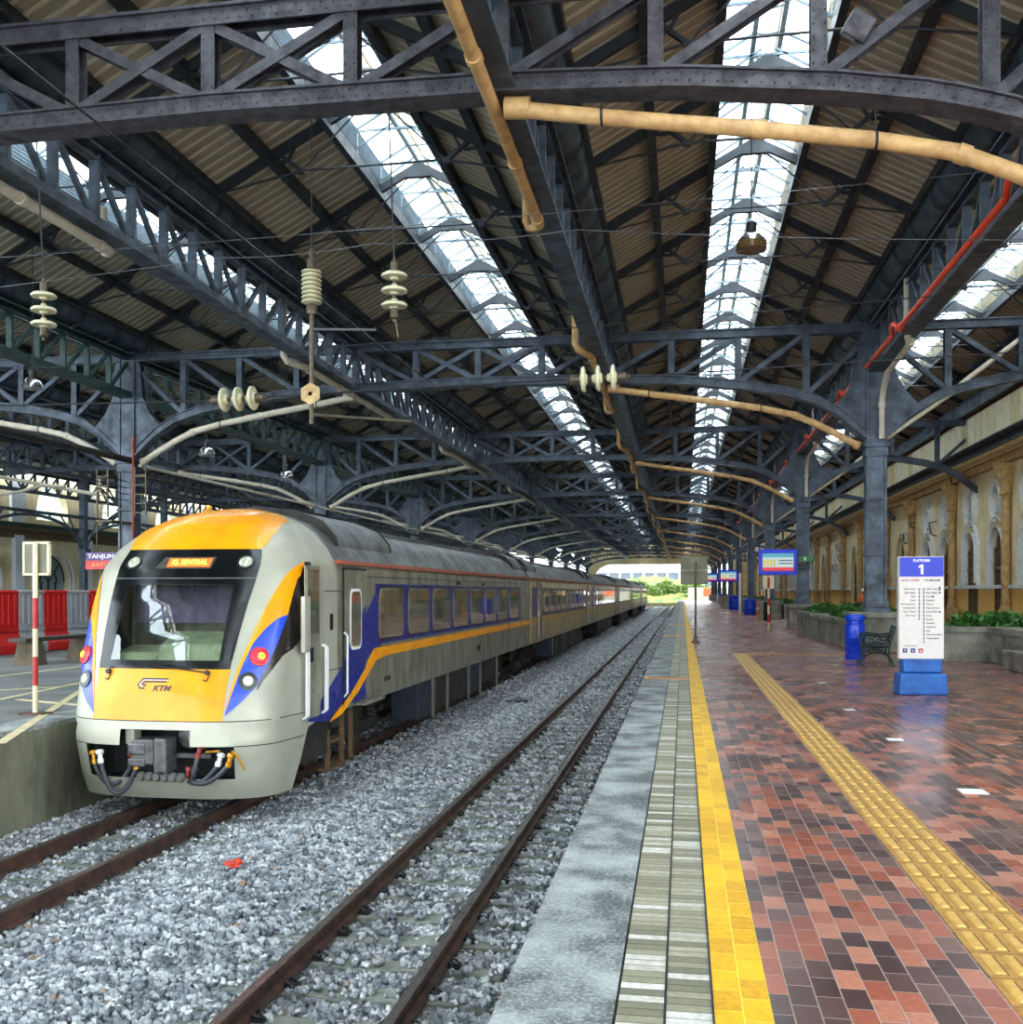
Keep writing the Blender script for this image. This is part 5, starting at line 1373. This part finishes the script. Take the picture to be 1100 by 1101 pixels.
text('line_title', 'BATU CAVES', .042, (-.17, -.0612, 1.795), FR, REDI, t, bold=.0012, fit=.27); text('line_title', 'TG.MALIM', .042, (.16, -.0612, 1.795), FR, INK, t, bold=.001, fit=.24)
LS = ['Kuala Lumpur', 'Bank Negara', 'Putra', 'Sentul', 'Batu Kentonmen', 'Kampung Batu', 'Taman Wahyu', 'Batu Caves']
RS_ = ['Kuala Lumpur', 'Bank Negara', 'Putra', 'Segambut', 'Kepong', 'Kepong Sentral', 'Sungai Buloh', 'Kuang', 'Rawang', 'Serendah', 'Batang Kali', 'Rasa', 'Kuala Kubu Bharu', 'Tanjung Malim']
z = 1.66
for i, s_ in enumerate(LS): text('station_name', s_, .032, (-.09, -.0612, z - i * .0597), FR, INK, t, align='RIGHT', bold=.0008)
for i, s_ in enumerate(RS_): text('station_name', s_, .032, (.075, -.0612, z - i * .0597), FR, INK, t, align='LEFT', bold=.0008)
for x, n in ((-.035, 9), (.035, 15)):
    m = MB().box(x - .004, x + .004, -.0625, -.06, z - (n - 1) * .0597, z)
    for i in range(n): m.lathe([(.011, 0), (.011, .004)], (x, -.06, z - i * .0597), (0, -1, 0), 10)
    m.build('route_line', INK, t)
m = MB()
for x, zz in ((.275, z + .02), (.275, z - .015), (.275, z - .06), (.17, z - .119), (.275, z - .36)): m.box(x - .014, x + .014, -.0625, -.06, zz - .014, zz + .014)
m.build('interchange_symbol', INK, t)
text('small_caption', 'FOLLOW US ON', .022, (-.17, -.0612, .765), FR, INK, t, bold=.0008, fit=.2)
for x, mt, ch in ((-.25, M('navy_icon', (34, 48, 110), .4), 'f'), (-.13, M('slate_icon', (44, 70, 130), .4), 't'), (-.01, M('pink_icon', (206, 70, 110), .4), 'o')):
    a = MB().box(x - .035, x + .035, -.063, -.06, .655, .725).build('media_icon', mt, t); text('icon_glyph', ch, .06, (x, -.0635, .69), FR, WHITE, a, bold=.001)
BB = M('scuffed_blue_base', (24, 96, 176), .45, 0, .25, 4, (12, 60, 130))
MB().prism([(-.29, .34), (.29, .34), (.30, .56), (-.30, .56)], 'y', -.14, .14).prism([(-.37, 0), (.37, 0), (.35, .34), (-.35, .34)], 'y', -.2, .2).build('base', BB, t, bevel=.03)

# ------------------------------------------------------------------ bins
BINB = M('bright_blue_plastic', (8, 60, 206), .3, 0, .1, 4)
def bin_(name, lab, x, y, r, h, mat):
    t = thing(name, lab, 'bin', (x, y, 0), 0, 'platform bins')
    MB().lathe([(r*.95, 0), (r, .03), (r, h*.46), (r*1.03, h*.47), (r*1.03, h*.5), (r, h*.51), (r, h*.78), (r*.86, h*.80)], (0, 0, 0), (0, 0, 1), 24).build('body', mat, t, smooth=True)
    MB().lathe([(r*.84, h*.78), (r*.84, h*.86), (r*1.02, h*.88), (r*1.03, h*.97), (r*.9, h)], (0, 0, 0), (0, 0, 1), 24).build('lid', mat, t, smooth=True); return t
bin_('litter_bin', 'tall bright blue litter bin beside the green bench', 4.07, 25.3, .23, 1.07, BINB)
bin_('litter_bin', 'blue litter bin beside a white pole farther along the platform', 4.62, 72, .42, 1.1, BINB)
bin_('litter_bin', 'smaller blue litter bin beyond the white pole', 4.5, 92, .46, 1.25, BINB)
bin_('litter_bin', 'farthest blue litter bin near the end of the column row', 5.3, 140, .65, 1.35, BINB)
bin_('litter_bin', 'black litter bin behind the striped pole', 4.6, 57.5, .2, 1.05, BLACK)
t = thing('orange_bollard', 'orange post shaped bollard beside the black bin', 'bollard', (4.55, 63.5, 0)); OR = M('orange_plastic', (240, 140, 24), .4)
MB().lathe([(.22, 0), (.22, .08), (.14, .1), (.11, .9), (.13, .95), (.05, 1.05)], (0, 0, 0), (0, 0, 1), 14).build('body', OR, t, smooth=True); MB().lathe([(.135, .5), (.135, .62)], (0, 0, 0), (0, 0, 1), 14).build('reflective_band', WHITE, t)

# ------------------------------------------------------------------ cast iron bench
BG = M('dark_green_cast_iron', (22, 50, 46), .35, .4, .4, 12)
t = thing('cast_iron_bench', 'dark green ornate cast iron bench between the platform sign and the blue bin', 'bench', (4.25, 23.7, 0), R(-8))
for y in (-.62, .62):
    m = MB()
    m.tube([(-.36, y, 0), (-.33, y, .08), (-.26, y, .2), (-.28, y, .34), (-.3, y, .42)], .022, 8).tube([(.34, y, 0), (.32, y, .1), (.24, y, .22), (.26, y, .42), (.34, y, .7), (.38, y, .86)], .024, 8)
    m.tube([(-.3, y, .42), (0, y, .40), (.26, y, .42)], .02, 8).tube([(-.3, y, .42), (-.34, y, .56), (-.3, y, .66), (-.2, y, .68), (.1, y, .63), (.32, y, .66)], .022, 8)
    m.tube([(-.26, y, .2), (-.1, y, .28), (.1, y, .28), (.24, y, .22)], .018, 8)
    for cx, cz, r in ((-.16, .52, .09), (.05, .51, .085), (.2, .53, .06), (-.14, .32, .05), (.0, .34, .055), (.13, .32, .05)):
        m.tube([(cx + r * math.cos(a * .7), y, cz + r * (1 - a * .05) * math.sin(a * .7)) for a in range(10)], .012, 6)
    for x in (-.36, .34): m.box(x - .05, x + .05, y - .03, y + .03, 0, .03)
    m.build('end_frame', BG, t, smooth=True)
for i in range(6): MB().box(-.33 + i * .1, -.25 + i * .1, -.7, .7, .425, .45).build('seat_slat', BG, t, bevel=.006)
for i in range(4): MB().bar((.285 + i * .03, -.7, .53 + i * .1), (.285 + i * .03, .7, .53 + i * .1), .025, .07).build('back_slat', BG, t)

# ------------------------------------------------------------------ poles, signs, displays
SGN = M('grey_sign_back', (112, 112, 92), .5, .2, .2, 3)
t = thing('signal_board_post', 'tall post at the yellow line holding a grey rectangular board seen from behind', 'sign', (.40, 32.4, 0))
MB().tube([(0, 0, 0), (0, 0, 2.55)], .035, 10).lathe([(.14, 0), (.14, .04), (.05, .1), (.045, .3)], (0, 0, 0), (0, 0, 1), 14).build('post', M('brown_post', (104, 90, 74), .5, .3), t, smooth=True)
MB().box(-.46, .38, .04, .08, 1.85, 2.72).build('board', SGN, t, bevel=.01); MB().box(-.46, .38, .0, .04, 2.26, 2.32).build('board_rail', M('pale_rail', (140, 140, 120), .5), t)
RW_R = M('red_band_paint', (176, 34, 34), .45, 0, .2, 5); RW_W = M('cream_band_paint', (224, 212, 176), .45, 0, .2, 5)
def striped(name, lab, x, y, h, r, bands, board, bmat):
    t = thing(name, lab, 'sign', (x, y, 0)); z0 = 0; 
    for z1, mt in bands: MB().tube([(0, 0, z0), (0, 0, z1)], r, 12).build('pole_band', mt, t, smooth=True); z0 = z1
    x0, x1, za, zc = board; MB().box(x0, x1, r * .8, r * .8 + .03, za, zc).build('board', bmat, t); m = MB()
    m.box(x0-.02, x1+.02, r*.8-.01, r*.8+.04, za-.02, za+.01).box(x0-.02, x1+.02, r*.8-.01, r*.8+.04, zc-.01, zc+.02).box(x0-.02, x0+.01, r*.8-.01, r*.8+.04, za, zc).box(x1-.01, x1+.02, r*.8-.01, r*.8+.04, za, zc); m.build('board_edge', RW_W, t)
    MB().box(-.17, .17, -.12, .12, 0, .025).build('foot_plate', M('rusty_plate', (90, 60, 44), .7), t); return t
P_ = on_z(38, 768, 0)
H_ = lambda y, z: CAMZ + (VY - y) * z / F
zp = F * CAMZ / (768 - VY)
striped('striped_signal_post', 'red and white banded pole with grey board on the left platform beside the train', P_[0], P_[1], 2.3, .034,
        [(H_(737, zp), RW_W), (H_(706, zp), RW_R), (H_(676, zp), RW_W), (H_(643, zp), RW_R), (H_(583, zp), RW_W)], (-.18, .165, H_(617, zp), H_(584, zp)), SGN)
P_ = on_z(826.5, 679, 0); zp2 = F * CAMZ / 43
striped('striped_signal_post', 'thin red and white banded pole with small cream board beside the far planters', P_[0], P_[1], 2.3, .045,
        [(.35, RW_W), (.7, RW_R), (1.05, RW_W), (1.35, RW_R), (1.75, RW_W), (2.2, RW_R)], (-.2, .2, 1.75, 2.25), RW_W)
P_ = on_z(795.6, 661, 0); o = MB().tube([(0, 0, 0), (0, 0, 2.9)], .09, 10).build('slender_pole', WHITE, smooth=True); o.location = P_; tag(o, 'plain white pole standing on the platform before the far bins', 'pole')
def display(lab, x, y, z, w, h):
    t = thing('information_display', lab, 'screen', (x, y, z), 0, 'platform information displays')
    MB().box(-w/2, w/2, -.12, .12, -h/2, h/2).build('casing', M('blue_display_case', (26, 56, 226), .4, 0, .06), t, bevel=.03)
    sw, sh = w * .40, h * .34; s = MB().box(-sw, sw, -.135, -.12, -sh, sh).build('screen', glow('screen_white', (196, 214, 216), .16), t)
    MB().box(-sw, sw, -.14, -.135, sh * .55, sh).build('top_banner', glow('screen_cyan', (90, 170, 190), .16), s); MB().box(-sw, sw, -.14, -.135, -sh, -sh * .6).build('bottom_banner', glow('screen_red', (220, 60, 80), .16), s)
    m = MB()
    for i in range(4): m.box(-sw * .95 + i * sw * .22, -sw * .95 + i * sw * .22 + sw * .13, -.14, -.135, -sh * .5, sh * .3)
    m.build('yellow_block', glow('screen_yellow', (210, 190, 70), .16), s)
    m = MB()
    for zz in (.12, -.22): m.box(sw * .05, sw * .95, -.14, -.135, sh * zz, sh * (zz + .12))
    m.build('text_line', glow('screen_text', (60, 90, 110), .1), s); MB().box(w/2 - .1, w/2 + .35, -.05, .45, -.1, .1).build('bracket', IRON, t); return t
display('large blue-framed information display hung beside the second column of the platform', 4.1, 45.6, CAMZ + 1.28, 1.64, 1.12)
display('blue-framed information display farther down the platform', 4.2, 96.5, CAMZ + 1.45, 1.75, 1.15)
display('farthest blue-framed information display near the end of the platform', 4.05, 147.55, CAMZ + 2.0, 1.8, 1.2)
t = thing('exit_sign', 'small green exit direction sign on the second platform column', 'sign', (5.25, 45.6, CAMZ + 1.42)); MB().box(-.3, .34, -.1, .0, -.12, .12).build('panel', M('exit_green', (14, 120, 60), .4), t)
MB().box(-.05, .03, -.11, -.1, -.07, .08).build('pictogram', WHITE, t)
# little white floor plates
for i, (x, y, w) in enumerate(((962, 795, .16), (1046, 851, .2), (913, 763, .14), (884, 734, .12))):
    p = on_z(x, y, 0); o = MB().box(-w/2, w/2, -w/2, w/2, 0, .004).build('floor_plate', WHITE); o.location = p
    tag(o, '%s small white square plate set in the red paving' % ORD[i], 'floor plate', 'white floor plates')
# person by the far wall
def person(x, y):
    t = thing('person', 'distant person in an orange top and white cap standing beyond the planter plants', 'person', (x, y, 0), R(15))
    J = {'pel': ((0, 0, .92), .15), 'chest': ((0, 0, 1.28), .17), 'neck': ((0, 0, 1.46), .06), 'hd': ((0, -.01, 1.6), .1), 'top': ((0, 0, 1.68), .085)}
    E = [('pel', 'chest'), ('chest', 'neck'), ('neck', 'hd'), ('hd', 'top')]
    for s, n in ((-1, 'l'), (1, 'r')):
        J.update({n+'sh': ((s*.19, 0, 1.38), .065), n+'el': ((s*.25, .03, 1.1), .045), n+'wr': ((s*.22, -.12, .9), .032), n+'hn': ((s*.2, -.18, .84), .035), n+'hp': ((s*.1, 0, .86), .1), n+'kn': ((s*.11, -.02, .48), .065), n+'an': ((s*.12, .02, .09), .045), n+'ft': ((s*.13, -.14, .04), .04)})
        E += [('chest', n+'sh'), (n+'sh', n+'el'), (n+'el', n+'wr'), (n+'wr', n+'hn'), ('pel', n+'hp'), (n+'hp', n+'kn'), (n+'kn', n+'an'), (n+'an', n+'ft')]
    K = list(J); me = bpy.data.meshes.new('body'); me.from_pydata([J[k][0] for k in K], [(K.index(a), K.index(b_)) for a, b_ in E], [])
    o = bpy.data.objects.new('body', me); COL.objects.link(o); o.parent = t
    g = G('person_skin_and_clothes'); tcn = g.node('ShaderNodeTexCoord'); sp = g.node('ShaderNodeSeparateXYZ'); g.l.new(tcn.outputs['Object'], sp.inputs[0])
    g.out(g.ramp(g.m('DIVIDE', sp.outputs[2], 1.8), [(.0, (40, 36, 34)), (.5, (44, 46, 60)), (.52, (226, 110, 50)), (.80, (226, 110, 50)), (.81, (150, 104, 78))]), .8, 0.0)
    g.n['Color Ramp'].color_ramp.interpolation = 'CONSTANT'; me.materials.append(g.mat)
    md = o.modifiers.new('skin', 'SKIN')
    for i, k in enumerate(K): me.skin_vertices[0].data[i].radius = (J[k][1], J[k][1])
    me.skin_vertices[0].data[0].use_root = True; o.modifiers.new('sub', 'SUBSURF').levels = 2; o.modifiers['sub'].render_levels = 2
    MB().lathe([(.115, 0), (.12, .03), (.1, .09), (.05, .12), (0, .125)], (0, 0, 1.64), (0, 0, 1), 16).box(-.07, .07, -.2, -.08, 1.64, 1.655).build('cap', WHITE, t, smooth=True)
person(9.6, 57.0)

# ------------------------------------------------------------------ far platform: barriers, bench, sign
BR = M('red_plastic_barrier', (220, 26, 30), .4, 0, .15, 4); BW = M('grey_white_barrier', (176, 182, 190), .5, 0, .2, 5)
def barrier():
    t = thing('water_barrier', 'x', 'barrier', (0, 0, 0), 0, 'plastic water barriers'); W = .52
    pr = [(-.30, 0), (.30, 0), (.30, .22), (.17, .52), (.15, 1.66), (-.15, 1.66), (-.17, .52), (-.30, .22)]
    MB().prism(pr, 'y', -W, W).build('body', BR, t, bevel=.03)
    m = MB()
    for y in (-.36, -.12, .12, .36): m.box(.14, .19, y - .05, y + .05, .75, 1.55)
    for y in (-.25, .25): m.lathe([(.07, 0), (.05, .02)], (.27, y, .22), (1, 0, .3), 10)
    m.box(.15, .2, -.5, .5, .58, .64).box(.15, .2, -.5, .5, 1.58, 1.63); m.build('moulded_rib', BR, t, bevel=.015); return t
b0 = barrier(); b1 = None
for i in range(9):
    y = 21.4 + i * 1.06; col = 'red' if i % 2 == 0 else 'grey'
    lab = '%s plastic water barrier, %s of the row across the left platform' % (col, ORD[i])
    if i == 0: b0.location = (-17.3, y, 0); b0['label'] = lab; continue
    if i == 1:
        b1 = copy_tree(b0, (-17.3, y, 0), None, lab)
        for c in b1.children: c.data = c.data.copy(); c.data.materials[0] = BW
    else: copy_tree(b0 if i % 2 == 0 else b1, (-17.3, y, 0), None, lab)
t = thing('platform_bench', 'plain slab bench on wedge concrete feet in front of the red barriers', 'bench', (-14.2, 19.55, 0))
MB().box(-.2, .2, .3, 3.6, .52, .60).build('slab', M('dark_slab', (70, 64, 56), .7), t)
for y in (.75, 2.7): MB().prism([(-.3, 0), (.3, 0), (.18, .52), (-.18, .52)], 'y', y - .18, y + .18).build('foot', M('brown_concrete_foot', (96, 86, 68), .8, 0, .4, 4), t)
t = thing('destination_sign', 'purple and red hanging sign reading TANJUNG MALIM and BATU CAVES left of the train nose', 'sign', (-16.55, 27.6, CAMZ + .92))
MB().box(-.95, .95, 0, .06, 0, .24).build('upper_panel', M('purple_panel', (74, 34, 120), .4), t); MB().box(-.95, .95, 0, .06, -.26, 0).build('lower_panel', M('red_panel', (214, 38, 34), .4), t)
text('upper_lettering', 'TANJUNG MALIM', .17, (0, -.003, .12), FR, WHITE, t, bold=.004, fit=1.75); text('lower_lettering', 'BATU CAVES', .17, (-.1, -.003, -.13), FR, M('orange_letters', (250, 150, 90), .5), t, bold=.003, fit=1.3)
MB().tube([(-.6, .03, .24), (-.6, .03, 1.2)], .02, 6).tube([(.2, .03, .24), (.2, .03, 1.2)], .02, 6).box(-.62, -.1, .0, 1.3, 1.15, 1.2).build('hanger', IRON, t)
def ladder(lab, x, y, z0, z1):
    t = thing('steel_ladder', lab, 'ladder', (x, y, 0)); m = MB().box(-.2, -.16, -.02, .02, z0, z1).box(.16, .2, -.02, .02, z0, z1); m.build('rail', IRON, t); n = 0; z = z0 + .1
    m = MB()
    while z < z1: m.box(-.16, .16, -.015, .015, z, z + .03); z += .28
    m.build('rungs', IRON, t); MB().box(-.2, .2, .0, .5, z1 - .3, z1 - .22).build('wall_bracket', IRON, t)
ladder('short ladder fixed left of the far platform column', -17.5, 28.5, 3.9, 5.4); ladder('short ladder fixed right of the far platform column', -16.25, 28.5, 3.9, 5.4)

# ------------------------------------------------------------------ overhead line: wires and insulators
def wire(pts, r, mat, lab, sag=0.0, n=10):
    P = []
    for a, c in zip(pts, pts[1:]):
        a, c = Vector(a), Vector(c)
        for i in range(n): u = i / n; p = a.lerp(c, u); p.z -= sag * 4 * u * (1 - u); P.append(p)
    P.append(Vector(pts[-1])); o = MB().tube(P, r, 6).build('overhead_wire', mat); return tag(o, lab, 'wire')
YH = 12.9
def hp(x, y, Y=YH): return on_y(x, y, Y)
wire([(-16.7, YH, hp(10, 430)[2]), hp(226, 431)], .012, WIRE, 'dark span wire at left ending at the lying insulator string')
wire([hp(286, 427), hp(318, 425), hp(345, 423), hp(615, 408)], .012, WIRE, 'dark span wire between the two lying insulator strings')
wire([hp(678, 405), (5.0, YH, hp(1090, 376)[2])], .010, WIRE, 'dark span wire from the central insulator string to the platform columns')
wire([(-16.7, YH, 5.55), hp(240, 277), hp(400, 262), hp(620, 247), (5.0, YH, 5.75)], .006, WIREL, 'thin pale cross wire above the insulators', .05)
wire([(-16.7, 16, 5.4), (5.0, 16, 6.1)], .008, WIRE, 'thin dark cross wire beyond the insulators', .1)
wire([(-16.7, 14.5, 6.9), (5.0, 14.5, 7.3)], .005, WIREL, 'thin pale cross wire high under the rafters', .12)
wire([(XT, -4, 6.75), (XT, 29, 6.9)], .014, BLACK, 'black messenger wire running over the train roof', .25)
wire([(-4.9, 29, 6.2), (-4.9, 140, 6.2)], .012, WIRE, 'dark contact wire running along over the train')
for i in range(5): wire([(-16.9, 24 + i * 1.2, 5.1 - .22 * i), (-16.9 + .3 * i, 120, 5.0 - .1 * i)], .014, BLACK, '%s black cable strung along the far platform columns' % ORD[i], .5)
def ins_string(lab, c, axis, n, r, gap, grp, neck=.03, mat=PORC, cat='insulator'):
    c = Vector(c); ax = Vector(axis).normalized(); t = thing('insulator_string', lab, cat, c, 0, grp); L = (n - 1) * gap
    MB().tube([ax * (-L/2 - .22), ax * (L/2 + .22)], neck * .6, 8).lathe([(neck*1.4, 0), (neck*1.5, .12), (neck*.8, .14)], ax * (L/2 + .04), ax, 10).lathe([(neck*1.4, 0), (neck*1.5, .12), (neck*.8, .14)], ax * (-L/2 - .04), -ax, 10).build('end_fitting', IRON, t)
    for i in range(n):
        p = ax * (-L/2 + i * gap); MB().lathe([(neck, -gap*.4), (neck*1.4, -gap*.16), (r*.86, -.022), (r, 0), (r*.97, .022), (r*.75, .03), (neck*1.8, .028), (neck*1.2, gap*.3)], p, ax, 20).build('insulator_disc', mat, t, smooth=True)
    return t
ins_string('three cream insulator discs lying on the wire at left over the train', hp(256, 429), (1, 0, .03), 3, .165, .205, 'lying insulator strings', .045)
ins_string('three cream insulator discs lying on the wire beside the central girder', hp(643, 407), (1, 0, .03), 3, .165, .19, 'lying insulator strings', .045)
ins_string('hanging string of three pale insulator discs right of the ribbed insulator', hp(424, 312, 12.3), (0, 0, -1), 3, .165, .185, 'hanging insulator strings', .035)
ins_string('hanging string of three pale insulator discs at the left edge', hp(47, 333, 12.3), (0, 0, -1), 3, .165, .19, 'hanging insulator strings', .035)
p = hp(424, 290, 12.3); wire([(p[0], 12.05, 7.6), (p[0], 12.3, p[2] + .1)], .01, WIRE, 'thin wire hanging from the near truss to the disc string')
p = hp(424, 333, 12.3); wire([(p[0], 12.3, p[2] - .02), (p[0] + .05, 12.3, p[2] - .35)], .012, IRON, 'short iron link dangling under the hanging disc string')
p = hp(47, 310, 12.3); wire([(p[0], 12.15, 7.55), (p[0], 12.3, p[2] + .1)], .01, WIRE, 'thin wire holding the disc string at the left edge')
# ribbed post insulator with drop rod
pt = hp(335, 268, 12.15); X_ = pt[0]; Z = lambda y: hp(335, y, 12.15)[2]
t = thing('ribbed_insulator', 'ribbed cylindrical insulator hanging over the train with a long rod below', 'insulator', (X_, 12.15, 0))
MB().tube([(0, 0, 7.55), (0, 0, Z(270))], .008, 6).build('suspension_wire', WIRE, t)
MB().lathe([(.03, Z(268)), (.05, Z(272)), (.03, Z(276)), (.06, Z(280)), (.06, Z(289))], (0, 0, 0), (0, 0, 1), 14).lathe([(.06, Z(338)), (.07, Z(330)), (.05, Z(326))], (0, 0, 0), (0, 0, 1), 14).build('cap_fitting', IRON, t, smooth=True)
za, zc = Z(327), Z(290); pr = []; n = 8
for i in range(n): z0 = za + (zc - za) * i / n; d = (zc - za) / n; pr += [(.055, z0), (.07, z0 + d * .15), (.125, z0 + d * .3), (.128, z0 + d * .5), (.06, z0 + d * .85)]
MB().lathe(pr, (0, 0, 0), (0, 0, 1), 20).build('ribbed_body', PORC, t, smooth=True)
MB().tube([(0, 0, Z(336)), (0, 0, Z(456))], .028, 10).build('drop_rod', IRON, t)
MB().lathe([(.03, 0), (.14, .0), (.14, .015), (.03, .02)], (0, -.03, Z(424)), (0, -1, 0), 6).tube([(0, -.05, Z(424)), (0, .05, Z(424))], .05, 10).build('clamp_plate', M('rusty_clamp', (176, 150, 104), .5, .3, .4, 12), t)
MB().tube([(0, 0, Z(354)), (.75, .3, Z(351))], .015, 8).build('steady_arm', WIREL, t); MB().tube([(0, 0, Z(446)), (1.15, .5, Z(449))], .018, 8).build('registration_arm', IRON, t)

# ------------------------------------------------------------------ lamps
def dome_lamp(lab, x, y, z, r, zt, two=False):
    t = thing('dome_lamp', lab, 'lamp', (x, y, z), 0, 'dome lamps')
    MB().lathe([(r, 0), (r*.98, r*.25), (r*.86, r*.65), (r*.6, r*.95), (r*.25, r*1.1)], (0, 0, 0), (0, 0, 1), 24).build('shade', CHROME, t, smooth=True)
    MB().lathe([(r*.24, r*1.05), (r*.34, r*1.2), (r*.34, r*1.75), (r*.12, r*1.95)], (0, 0, 0), (0, 0, 1), 14).build('lamp_housing', BLACK, t, smooth=True)
    if two: MB().lathe([(r*1.02, -.02), (r*1.0, r*.42)], (0, 0, 0), (0, 0, 1), 24).build('lens_skirt', M('brown_acrylic_skirt', (120, 96, 60), .2, .3), t, smooth=True)
    MB().tube([(0, 0, r*1.9), (0, 0, zt - z)], .012, 6).build('suspension_rod', WIRE, t); return t
p = hp(808, 268, 18.8); dome_lamp('bell shaped chrome lamp with brown skirt hanging under the skylight', p[0], 18.8, p[2], .27, 11.1, True)
for i, (x, y, Y, q) in enumerate(((222, 490, 29, 'first'), (308, 515, 32.4, 'second'), (35, 418, 22.2, 'left edge'))):
    p = hp(x, y, Y); dome_lamp({'first': 'chrome dome lamp hanging over the train nose', 'second': 'chrome dome lamp hanging right of the one over the train nose', 'left edge': 'chrome dome lamp hanging near the left edge below the disc insulators'}[q], p[0], Y, p[2], .25, 7.6 if q == 'first' else zr(abs(p[0] + 13.25)) - .1)
t = thing('flood_lamp', 'small box flood lamp clamped on the near truss beside the skylight', 'lamp', (1.95, 11.9, 7.98)); MB().box(-.14, .14, -.1, .1, -.14, .14).build('housing', STEELN, t, bevel=.02).rotation_euler = (.4, .5, .2); MB().bar((0, 0, -.1), (-.1, .05, -.3), .03, .03).build('bracket', IRON, t)
# ballast odds and ends
p = on_z(250, 931, -1.06); rs = random.Random(3); m = MB()
for i in range(9):
    a = rs.uniform(0, 6.28); m.lathe([(.01, 0), (rs.uniform(.03, .06), .01), (.02, .03)], (math.cos(a) * .06, math.sin(a) * .05, rs.uniform(0, .04)), (rs.uniform(-.5, .5), rs.uniform(-.5, .5), 1), 6)
o = m.build('crumpled_wrapper', M('orange_red_wrapper', (214, 62, 34), .5, 0, .3, 30)); o.location = p; tag(o, 'crumpled orange-red wrapper lying on the ballast between the tracks', 'litter')
p = on_z(552, 754, -1.1); t = thing('trackside_box', 'dark blue-grey flat box lid lying in the ballast beside the train', 'box', (p[0], p[1], -1.16), R(20)); MB().prism([(-.3, -.5), (.3, -.35), (.25, .6)], 'z', 0, .12).build('lid', M('blue_grey_lid', (52, 62, 72), .5), t, bevel=.01); MB().prism([(-.34, -.56), (.36, -.4), (.3, .68)], 'z', -.1, .0).build('box_body', CONC, t)

# service pipes under the far bays
def run(lab, pts, Y, r, mat):
    m = MB().tube([on_y(x, y, Y) for x, y in pts], r, 8); tag(m.build('service_pipe', mat, smooth=True), lab, 'pipe')
run('pale pipe with an upturned end running under the far left trusses', [(-10, 511), (40, 520), (100, 531), (104, 531), (107, 528), (107, 512)], 44.0, .09, PIPEW)
run('pale pipe bent upward behind the banded pole at far left', [(-10, 533), (20, 529), (45, 522), (70, 523)], 43.6, .08, PIPEW)
tag(MB().tube([(-16.62, 18, 5.62), (-16.62, 28.9, 5.62)], .10, 8).build('service_pipe', DARK, smooth=True), 'thick dark pipe running to the first far platform column at left', 'pipe')
tag(MB().tube([(-16.5, 28.9, 5.5), (-16.5, 150, 5.5)], .055, 8).build('service_pipe', PIPEW, smooth=True), 'upper pale pipe running along the far platform columns behind the train roof', 'pipe')
tag(MB().tube([(-16.5, 29.3, 5.15), (-16.5, 150, 5.15)], .05, 8).build('service_pipe', DARK, smooth=True), 'lower dark pipe running along the far platform columns behind the train roof', 'pipe')
run('thin rusty riser pipe on the first far platform column', [(143, 470), (143, 590)], 28.5, .04, M('rusty_riser', (150, 70, 50), .6, 0, .3, 6))
